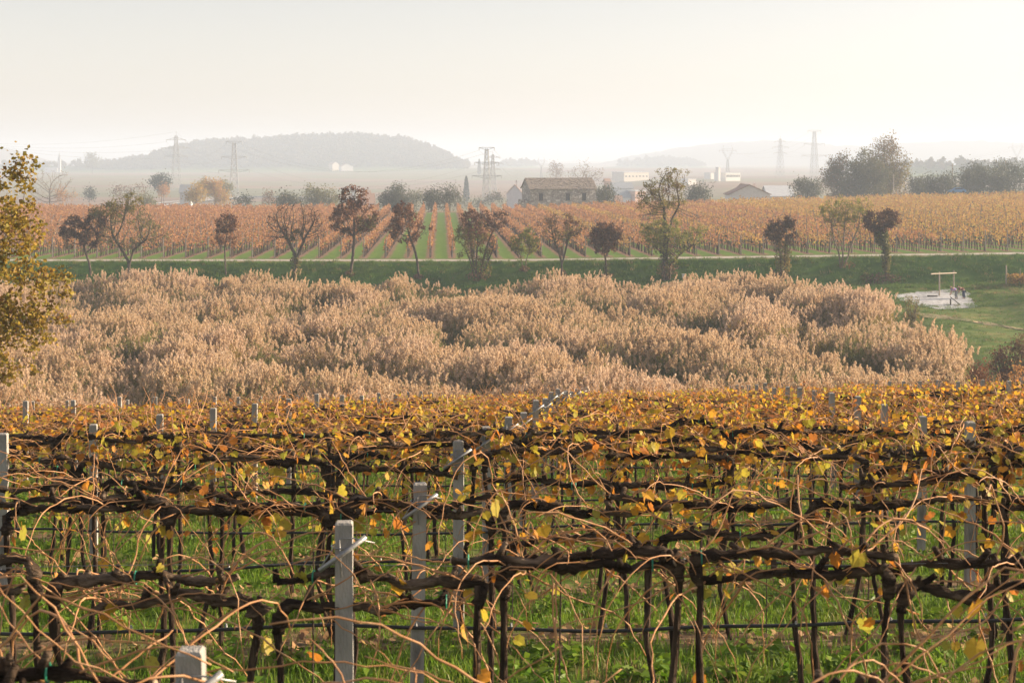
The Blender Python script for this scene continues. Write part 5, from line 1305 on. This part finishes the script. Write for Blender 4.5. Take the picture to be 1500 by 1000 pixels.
def grasses():
    rng = np.random.default_rng(41)
    near = make_protos('grass_tuft', [tuft(200 + k, 34, .07 + .014 * k, .004, 'grass_blade', .11) for k in range(4)] + [tuft(210, 26, .10, .004, 'dry_grass_blade', .11)] + [weed(220 + k, 'grass_blade') for k in range(2)])
    N = 34000
    Y = 4 + 62 * rng.random(N) ** 1.25; X = rng.uniform(-1, 1, N) * (.34 * Y + 2.5)
    row = np.cos(2 * pi * Y / 2.8); patch = np.sin(X * 1.3 + 2 * np.sin(Y * .9)) * np.sin(Y * 1.7 + X * .4)
    keep = rng.random(N) < np.clip(.80 - .42 * row + .35 * patch, .08, 1); X, Y = X[keep], Y[keep]; n = len(X)
    idx = rng.choice(7, n, p=[.22, .22, .18, .12, .08, .09, .09])
    sc = rng.uniform(.55, 1.15, (n, 1)) * (1 + .35 * np.clip(-row[keep], 0, 1))[:, None] * np.ones((1, 3)) * (1 + .012 * np.clip(Y - 20, 0, 40))[:, None]
    o = gn_scatter('grass', np.stack([X, Y, zg(X, Y) - .01], -1), np.column_stack([rng.normal(0, .1, (n, 2)), rng.uniform(0, 6.28, n)]), sc, idx, near)
    tag(o, 'lush green grass and weeds between the near vine rows', 'grass')
    # grass of the bank, meadow and track verges
    far = make_protos('bank_tuft', [tuft(230 + k, 24, .30, .014, 'bank_grass_blade', .22, .6) for k in range(4)] + [tuft(240, 20, .38, .014, 'dry_grass_blade', .2, .6)])
    N = 17000
    X = np.concatenate([rng.uniform(-75, 80, N), rng.uniform(33, 78, 6500)]); Y = np.concatenate([rng.uniform(170, 190.6, N), rng.uniform(108, 186, 6500)])
    g0 = np.array(ground_at(1370, 438)); gravel = (((X - g0[0]) / 3.7) ** 2 + ((Y - g0[1]) / 5.2) ** 2) < rng.uniform(.7, 1.25, len(X))
    dry = (np.sin(X * .3 + Y * .2) * np.sin(Y * .23 - .4 * X) > .3) & (Y < 184)
    k = ~gravel & ~(dry & (rng.random(len(X)) < .6)); X, Y, dry = X[k], Y[k], dry[k]; n = len(X)
    idx = np.where(rng.random(n) < np.where(dry, .45, .05), 4, rng.integers(0, 4, n))
    sc = rng.uniform(.6, 1.3, (n, 1)) * np.ones((1, 3)); sc[:, 2] *= np.where(Y > 183, 1.0, .55)
    o = gn_scatter('grass', np.stack([X, Y, zg(X, Y) - .02], -1), np.column_stack([rng.normal(0, .15, (n, 2)), rng.uniform(0, 6.28, n)]), sc, idx, far)
    tag(o, 'green grass on the shaded bank and meadow behind the reeds', 'grass')
    # strip of rough dry grass between the last vines and the reeds
    N = 3000; Y = rng.uniform(60, 80, N); X = rng.uniform(-1, 1, N) * (.34 * Y + 4)
    o = gn_scatter('grass', np.stack([X, Y, zg(X, Y) - .02], -1), np.column_stack([rng.normal(0, .15, (N, 2)), rng.uniform(0, 6.28, N)]), rng.uniform(.9, 1.9, (N, 1)) * np.ones((1, 3)), rng.choice(5, N, p=[.1, .1, .1, .1, .6]), far)
    tag(o, 'rough straw coloured grass between the near vines and reeds', 'grass')
    # fallen vine leaves
    N = 15000; k = rng.integers(2, 21, N); Y = k * 2.8 + rng.normal(0, .55, N); X = rng.uniform(-1, 1, N) * (.34 * Y + 2)
    m = MB(); m.scatter(*VLEAF_S, np.stack([X, Y, zg(X, Y) + rng.uniform(.015, .05, N)], -1), rotm(N, rng, .45), rng.uniform(.05, .105, N))
    o = kind(m.build('fallen_leaves', 'fallen'), 'stuff'); tag(o, 'dry brown fallen vine leaves under the near rows', 'leaves')
grasses()

# ------------------------------------------------------------------ near vineyard
ROW = 2.8; POST_H = 1.6
def vpath(rng, pts, n, wob):
    P0 = np.asarray(pts, float); L = np.concatenate([[0], np.cumsum(np.linalg.norm(np.diff(P0, axis=0), axis=1))])
    t = np.linspace(0, L[-1], n); q = np.stack([np.interp(t, L, P0[:, a]) for a in range(3)], -1)
    k = np.array([.25, .5, .25])
    for _ in range(2):
        q[1:-1] = .25 * q[:-2] + .5 * q[1:-1] + .25 * q[2:]
    w = rng.normal(0, wob, (n, 3)); w = np.stack([np.convolve(np.pad(w[:, a], 2, 'edge'), np.ones(5) / 3, 'valid') for a in range(3)], -1)
    w[0] = 0
    return q + w
def lumpy(rng, n, sides, r0, r1, amt):
    base = np.linspace(r0, r1, n)[:, None] * (1 + rng.normal(0, amt, (n, 1)))
    tw = np.arange(n)[:, None] * .25 + np.arange(sides)[None] * 2 * pi / sides
    ridg = 1 + .15 * np.sin(tw * 3) + rng.normal(0, .13, (n, sides))
    k = np.arange(n)
    for _ in range(max(2, n // 6)): base = base * (1 + rng.uniform(.15, .55) * np.exp(-((k - rng.uniform(0, n)) / rng.uniform(.5, 1.1)) ** 2))[:, None]
    return np.clip(base * ridg, .004, None)
def cane_path(rng, p, d, L, droop, n=15, kink=.16, zmax=1.72):
    q = [np.array(p, float)]; d = np.array(d, float); d /= np.linalg.norm(d); ds = L / (n - 1)
    for k in range(n - 1):
        d = d + rng.normal(0, kink, 3) * [1, .8, 1]; d[2] -= droop * (k / n) * 1.5; d /= np.linalg.norm(d)
        if q[-1][2] > zmax and d[2] > 0: d[2] *= -.3
        zz = d + np.array([.09, .03, .07]) * (1 if k % 2 else -1); q.append(q[-1] + zz / np.linalg.norm(zz) * ds)
        if q[-1][2] < .12: d[2] = abs(d[2])
    return np.array(q)
LEAF_MESHES = []
def leaf_meshes():
    for k in range(10):
        rng = np.random.default_rng(300 + k); v = VLEAF[0].copy(); v[:, 2] += .12 * v[:, 0] * rng.normal() + .25 * v[:, 1] ** 2 * rng.normal() + .10 * np.abs(v[:, 0]) * rng.normal(); v *= rng.uniform(.95, 1.05, v.shape)
        m = MB(); m.add(v, VLEAF[1]); m.tube([(0, -.2, 0), (0, -.55, .05), (.03, -.85, .12)], [.012, .012, .010], 3, False)
        me = m.mesh('leaf', False); me.materials.append(MAT['vine_leaf']); LEAF_MESHES.append(me)
leaf_meshes()

def vine_skeleton(rng, fine):
    """two trunks side by side, each bent over into one cordon arm; returns part paths"""
    out = []
    hc = POST_H - rng.uniform(.06, .34)
    ends = []
    for s in (-1, 1):
        if s > 0 and rng.random() < .12: continue
        h = hc + rng.normal(0, .05) - (.10 if s > 0 else 0) * rng.random()
        x0 = s * rng.uniform(.035, .10); L = rng.uniform(.78, 1.20); y0 = rng.normal(0, .03)
        foot = (x0 + rng.normal(0, .06), y0 + rng.normal(0, .05), -.05)
        tr = vpath(rng, [foot, (x0 + rng.normal(0, .04), y0, .5), (x0 * .8, y0, 1.0), (x0 * .6, y0, h - .03)], 14 if fine else 7, .012)
        bump = rng.choice([0, 0, 0, .01, .03, .06])
        ar = vpath(rng, [tr[-2], (x0 * .6 + s * .01, y0, h - .01), (x0 + s * .05, y0 + rng.normal(0, .03), h + bump), (x0 + s * .3, y0, h + bump * .4 + rng.normal(0, .02)), (x0 + s * L * .6, rng.normal(0, .04), h + rng.normal(0, .025)), (x0 + s * L, rng.normal(0, .05), h + rng.normal(.01, .04))], 38 if fine else 10, .012 if fine else .01)
        out.append((s, tr, ar))
    return out

def canes_for(rng, ar, s, n, fine, lmax):
    res = []
    for k in range(n):
        i = rng.integers(2, len(ar)); p = ar[i]
        mode = rng.random()
        up = rng.uniform(.3, 1.2)
        if mode < .5: d = (rng.normal(s * .4, 1.0), rng.normal(-.05, .35), up * .55); droop = rng.uniform(.12, .34)
        elif mode < .75: d = (s * rng.uniform(.4, 1), rng.normal(0, .25), rng.uniform(0, .35)); droop = rng.uniform(.02, .1)
        else: d = (rng.normal(0, .6), rng.normal(-.1, .4), -.4); droop = rng.uniform(.05, .2)
        res.append(cane_path(rng, p, d, rng.uniform(.3, lmax) if mode > .25 else rng.uniform(.12, .3), droop, 16 if fine else 7, .12, 1.78 if fine else rng.choice([1.5, 1.58, 1.66, 1.8])))
    return res

def leaf_dens(d, X):
    side = .45 + .75 / (1 + math.exp(-(X / (d * ROW)) * 14))
    return {2: 8, 3: 20, 4: 52, 5: 100, 6: 125, 7: 130}.get(d, 55) * side

def near_vine(rng, d, X, Y, which):
    zb = z1(X, Y)
    if d <= 4: lb, gp = 'nearly bare grapevine, ' + which, 'nearly bare grapevines of the front rows'
    else: lb, gp = 'golden-leaved grapevine, ' + which, 'golden-leaved grapevines of the middle rows'
    o = thing('grapevine', lb, 'grapevine', (X, Y, zb), rng.normal(0, .04), gp)
    o['group'] = gp
    tips = []
    for s, tr, ar in vine_skeleton(rng, True):
        m = MB(); rr = lumpy(rng, len(tr), 9, .019, .016, .08); rr[0] *= 1.5; m.tube(tr, rr, 9); m.build('trunk', 'vine_bark', o, True)
        m = MB(); n = len(ar); r2 = lumpy(rng, n, 10, .027, .017, .13); r2[2:5] *= rng.uniform(1.05, 1.35)
        m.tube(ar, r2, 10)
        for q in range(rng.integers(5, 9)):        # spurs and cut stubs
            i = rng.integers(3, n); p = ar[i]; dd = np.array([rng.normal(0, .5), rng.normal(0, .4), rng.uniform(.3, 1)]); dd /= np.linalg.norm(dd); l = rng.uniform(.05, .11)
            m.tube([p, p + dd * l * .5, p + dd * l], [.022, .017, rng.uniform(.011, .016)], 7)
        co = m.build('cordon', 'cordon_bark', o, True)
        if rng.random() < .6:
            b = ar[-1] - ar[-2]; b /= np.linalg.norm(b); c = MB(); c.tube([ar[-1] + b * .001, ar[-1] + b * .006], [.019, .017], 9); c.build('cut_end', 'cut_wood', co)
        for c in canes_for(rng, ar, s, rng.integers(15, 23), True, 1.25 if d < 5 else 1.0):
            m = MB(); L = np.linalg.norm(np.diff(c, axis=0), axis=1).sum(); r0 = rng.uniform(.003, .0056)
            rr = np.linspace(r0, r0 * .55, len(c)); rr[::3] *= 1.18
            m.tube(c, rr, 5); m.build('cane', 'cane_bark', o, True); tips.append(c)
        for q in range(2):
            if rng.random() < .35:
                i = rng.integers(4, n - 1); t = MB(); a = np.linspace(0, 6.28, 9); R0 = .034
                t.tube(np.stack([np.full(9, ar[i][0]), ar[i][1] + R0 * np.cos(a), ar[i][2] + R0 * np.sin(a)], -1), .004, 4, False); t.build('tie', 'tie', o)
    nl = rng.poisson(leaf_dens(d, X))
    allc = np.vstack(tips)
    for k in range(nl):
        p = allc[rng.integers(0, len(allc))] + rng.normal(0, .035, 3); p[2] = max(.5, p[2] - rng.exponential(.06))
        l = link('leaf', LEAF_MESHES[rng.integers(0, 10)], o, p)
        sc = rng.uniform(.05, .098); l.scale = (sc, sc, sc)
        l.rotation_euler = (rng.normal(-1.0, .6), rng.normal(0, .5), rng.uniform(0, 6.28))
    return o

def far_vine_meshes(k):
    rng = np.random.default_rng(500 + k); sk = vine_skeleton(rng, False)
    while len(sk) < 2: sk = vine_skeleton(rng, False)
    tr = []; co = []; cm = MB(); cs = []
    for s, t, a in sk:
        m = MB(); m.tube(t, np.linspace(.021, .017, len(t)), 6); tm = m.mesh('trunk', True); tm.materials.append(MAT['vine_bark']); tr.append(tm)
        m = MB(); m.tube(a, np.linspace(.036, .024, len(a)) * (1 + rng.normal(0, .12, len(a))), 7)
        for q in range(5):
            p = a[rng.integers(2, len(a))]; dd = np.array([rng.normal(0, .4), rng.normal(0, .3), 1]) * rng.uniform(.05, .10); m.tube([p, p + dd], [.02, .012], 5)
        am = m.mesh('cordon', True); am.materials.append(MAT['cordon_bark']); co.append(am)
        for c in canes_for(rng, a, s, 19, False, 1.1) + [cane_path(rng, a[rng.integers(3, len(a))], (rng.normal(0, .6), rng.normal(0, .3), 1), rng.uniform(.5, .9), .22, 7, .15, 2.05) for _ in range(2)]: cm.tube(c, np.linspace(.0075, .004, len(c)), 4, False); cs.append(c)
    cmm = cm.mesh('canes', True); cmm.materials.append(MAT['cane_bark'])
    fol = []
    allc = np.vstack(cs)
    for n in (80, 140, 210):
        nc = n // 4; cl = allc[rng.integers(0, len(allc), nc)]
        p = cl[rng.integers(0, nc, n)] + rng.normal(0, .085, (n, 3)); p[:, 2] = np.where(p[:, 2] > 1.66 + .2 * rng.random(n) ** 2, 3.2 - p[:, 2], p[:, 2]); m = MB(); Q = rotm(n, rng, .75) @ np.array([[1, 0, 0], [0, .55, -.83], [0, .83, .55]])
        m.scatter(*VLEAF_S, p, Q, rng.uniform(.06, .105, n)); me = m.mesh('foliage'); me.materials.append(MAT['vine_leaf_far']); fol.append(me)
    return tr, co, cmm, fol

def near_vineyard():
    rng = np.random.default_rng(77)
    far = [far_vine_meshes(k) for k in range(9)]
    # concrete posts
    pm = MB(); w = .085
    z = [-.25, POST_H - .010, POST_H]; h = [w / 2, w / 2, w / 2 - .008]
    V = []
    for zz, hh in zip(z, h): V += [(-hh, -hh, zz), (hh, -hh, zz), (hh, hh, zz), (-hh, hh, zz)]
    Q = [[k * 4 + j, k * 4 + (j + 1) % 4, k * 4 + 4 + (j + 1) % 4, k * 4 + 4 + j] for k in range(2) for j in range(4)] + [[8, 9, 10, 11]]
    pm.add(V, q=Q); post_me = pm.mesh('shaft'); post_me.materials.append(MAT['concrete'])
    bm_ = MB(); bm_.tube([(-.115, -.11, POST_H - .215), (.0, -.075, POST_H - .14), (.11, -.05, POST_H - .065)], .0125, 9); br_me = bm_.mesh('bracket', True); br_me.materials.append(MAT['galvanised'])
    wm = MB(); wm.tube([(-.115, -.11, POST_H - .21), (-.02, -.06, POST_H - .07), (.05, -.06, POST_H - .07), (.15, -.03, POST_H - .10)], .0035, 5); wm.tube([(-.02, -.058, POST_H - .07), (-.01, -.058, POST_H - .26)], .0035, 5)
    a = np.linspace(0, 6.28, 13); wm.tube(np.stack([.062 * np.cos(a), .062 * np.sin(a), POST_H - .12 + 0 * a], -1), .004, 5, False)
    wr_me = wm.mesh('tie_wire', True); wr_me.materials.append(MAT['galvanised'])
    for d in range(2, 21):
        Y = d * ROW; hw = .3 * Y + 1.2
        # posts on their grid
        k0 = -1.4 + .1926 * d
        for k in range(-6, 7):
            X = k0 + 4.75 * k
            if abs(X) > hw + .6: continue
            br = k == 0
            zb = z1(X, Y)
            lb = ('concrete post with galvanised bracket strut in the %s row from the uphill edge' % ORD[d - 2]) if br else ('plain concrete post, %s row from uphill edge, %s post %s of the bracketed one' % (ORD[d - 2], ORD[abs(k) - 1], 'left' if k < 0 else 'right'))
            o = thing('concrete_post', lb, 'post', (X, Y, zb + rng.normal(0, .02)), rng.normal(.03, .05), 'bracketed concrete posts of the near vineyard' if br else 'plain concrete posts of the near vineyard')
            o.rotation_euler[0] = rng.normal(0, .012); o.rotation_euler[1] = rng.normal(0, .012)
            link('shaft', post_me, o)
            if br: link('bracket', br_me, o); link('tie_wire', wr_me, o)
        # wires and drip hose
        xs = np.linspace(-hw - 1, hw + 1, 40)
        zz = zg(xs, Y)
        for hgt, lb in ((POST_H - .22, 'thin steel wire along the %s vine row from the uphill edge' % ORD[d - 2]),):
            m = MB(); m.tube(np.stack([xs, np.full(40, Y + .05), zz + hgt], -1), .0018, 4, False); tag(m.build('trellis_wire', 'wire'), lb, 'wire', 'trellis wires of the near vineyard')
        m = MB(); x2 = np.linspace(-hw - 1, hw + 1, 60); sag = .012 * np.sin(x2 * 2.1 + d) + .006 * np.sin(x2 * 5 + d * 2)
        m.tube(np.stack([x2, np.full(60, Y - .058), zg(x2, Y) + .64 + sag], -1), .0125 if d < 9 else .014, 7, False)
        ho = m.build('irrigation_hose', 'hose', smooth=True); tag(ho, 'black irrigation hose low along the %s vine row from the uphill edge' % ORD[d - 2], 'hose', 'irrigation hoses of the near vineyard')
        if d < 6:
            for x in np.arange(-hw + rng.random(), hw, .62):
                e = MB(); e.tube([(x, Y - .058, z1(x, Y) + .652), (x, Y - .058, z1(x, Y) + .675)], [.010, .006], 7); e.build('dripper', 'galvanised', ho)
        # vines
        sp = 1.06 if d <= 12 else 1.22
        n0 = int(hw / sp) + 1
        off = rng.uniform(-.2, .2)
        xs_v = [x for x in (k * sp + off + rng.normal(0, .06) - .1 for k in range(-n0, n0 + 1)) if abs(x) <= hw + .5]
        def which(x, what='vine'):
            lft = x < k0; c = sum(1 for v in xs_v if (x <= v < k0 if lft else k0 <= v <= x))
            return '%s row from uphill edge, %s %s %s of bracketed post' % (ORD[d - 2], nth(max(1, c)), what, 'left' if lft else 'right')
        for X in xs_v:
            if d <= 7: near_vine(rng, d, X, Y, which(X)); continue
            tr, co, cmm, fol = far[rng.integers(0, 9)]
            q = leaf_dens(d, X) / 55 * rng.uniform(.55, 1.45)
            dense = q > .95
            o = thing('grapevine', ('leafy yellow grapevine, ' if dense else 'patchy yellow grapevine, ') + which(X), 'grapevine', (X, Y, z1(X, Y)), rng.normal(0, .05) + (pi if rng.random() < .5 else 0),
                      'leafy grapevines of the back rows' if dense else 'patchy grapevines of the back rows')
            o.scale = (1, 1, rng.uniform(.82, .90))
            for me in tr: link('trunk', me, o)
            for me in co: link('cordon', me, o)
            kind(link('canes', cmm, o), 'stuff')
            kind(link('foliage', fol[0 if q < .55 else (1 if q < 1.0 else 2)], o), 'stuff')
        # thin steel training stakes here and there
        for xv in xs_v:
            if d < 9 and rng.random() < .5 and abs(xv) < hw:
                X = xv + rng.uniform(.12, .4)
                zb = z1(X, Y); m = MB(); m.tube([(0, 0, -.1), (rng.normal(0, .02), 0, 1.45)], .0045, 5)
                s = m.build('training_stake', 'far_trunk', None, loc=(X, Y + .03, zb)); tag(s, 'dark rod, ' + which(xv), 'stake', 'training stakes of the near vineyard')
near_vineyard()

# ------------------------------------------------------------------ yellow tree at the left edge
def walnut():
    Y = 41.0; bx = -118
    X = (bx - 750) / F * Y; zb = z1(X, Y); by = HZ - zb / Y * F
    S = [[(bx, by), (bx + 6, 600), (-70, 480), (-38, 380)], [(bx, by), (bx + 8, 640), (-62, 540), (-20, 500)], [(bx, by), (bx - 8, 560), (-110, 420), (-100, 320)]]
    cr = [(-45, 330, 70, 80), (15, 285, 40, 42), (35, 250, 26, 26), (0, 420, 75, 50), (20, 350, 50, 40), (45, 320, 24, 24), (60, 410, 45, 30), (70, 470, 34, 30), (-10, 500, 70, 50), (50, 480, 36, 30), (80, 425, 34, 22), (20, 545, 30, 24), (-130, 360, 70, 100)]
    o = tree('walnut_tree', 'yellow-leaved tree reaching in at the left edge in front of the reeds', Y, (bx, by), S, cr, 950,
             [('walnut_leaf', 10500, .098, None, .07)], bark='walnut_bark', tip=.0045, step=.16, rmax=.15, seed=55, jit=.085)
    rng = np.random.default_rng(56)
    ch = [c for c in o.children if c.name.startswith('crown')][0]
    co = np.empty(len(ch.data.vertices) * 3); ch.data.vertices.foreach_get('co', co); co = co.reshape(-1, 4, 3).mean(1)
    me = bpy.data.meshes.new('leaf'); mm = MB(); v = LEAF2[0].copy(); mm.add([(0, -.5, 0), (.34, -.15, .08), (.36, .15, .07), (0, .55, -.06), (-.36, .15, .07), (-.34, -.15, .08), (0, 0, 0)], t=[[6, k, (k + 1) % 6] for k in range(6)])
    me = mm.mesh('leaf'); me.materials.append(MAT['walnut_leaf_single'])
    px = 750 + (co[:, 0] + X) / (co[:, 1] + Y) * F
    vis = np.nonzero(px > 0)[0]
    for k in rng.choice(vis, min(280, len(vis)), replace=False):
        l = link('leaf', me, o, co[k] + rng.normal(0, .07, 3)); s = rng.uniform(.10, .15); l.scale = (s, s, s); l.rotation_euler = tuple(rng.uniform(0, 6.28, 3))
leaf_mat('walnut_leaf_single', [(.22, .14, .03), (.36, .25, .04), (.44, .31, .04), (.28, .25, .05), (.46, .28, .05)], .45, .5, 1.0)
walnut()
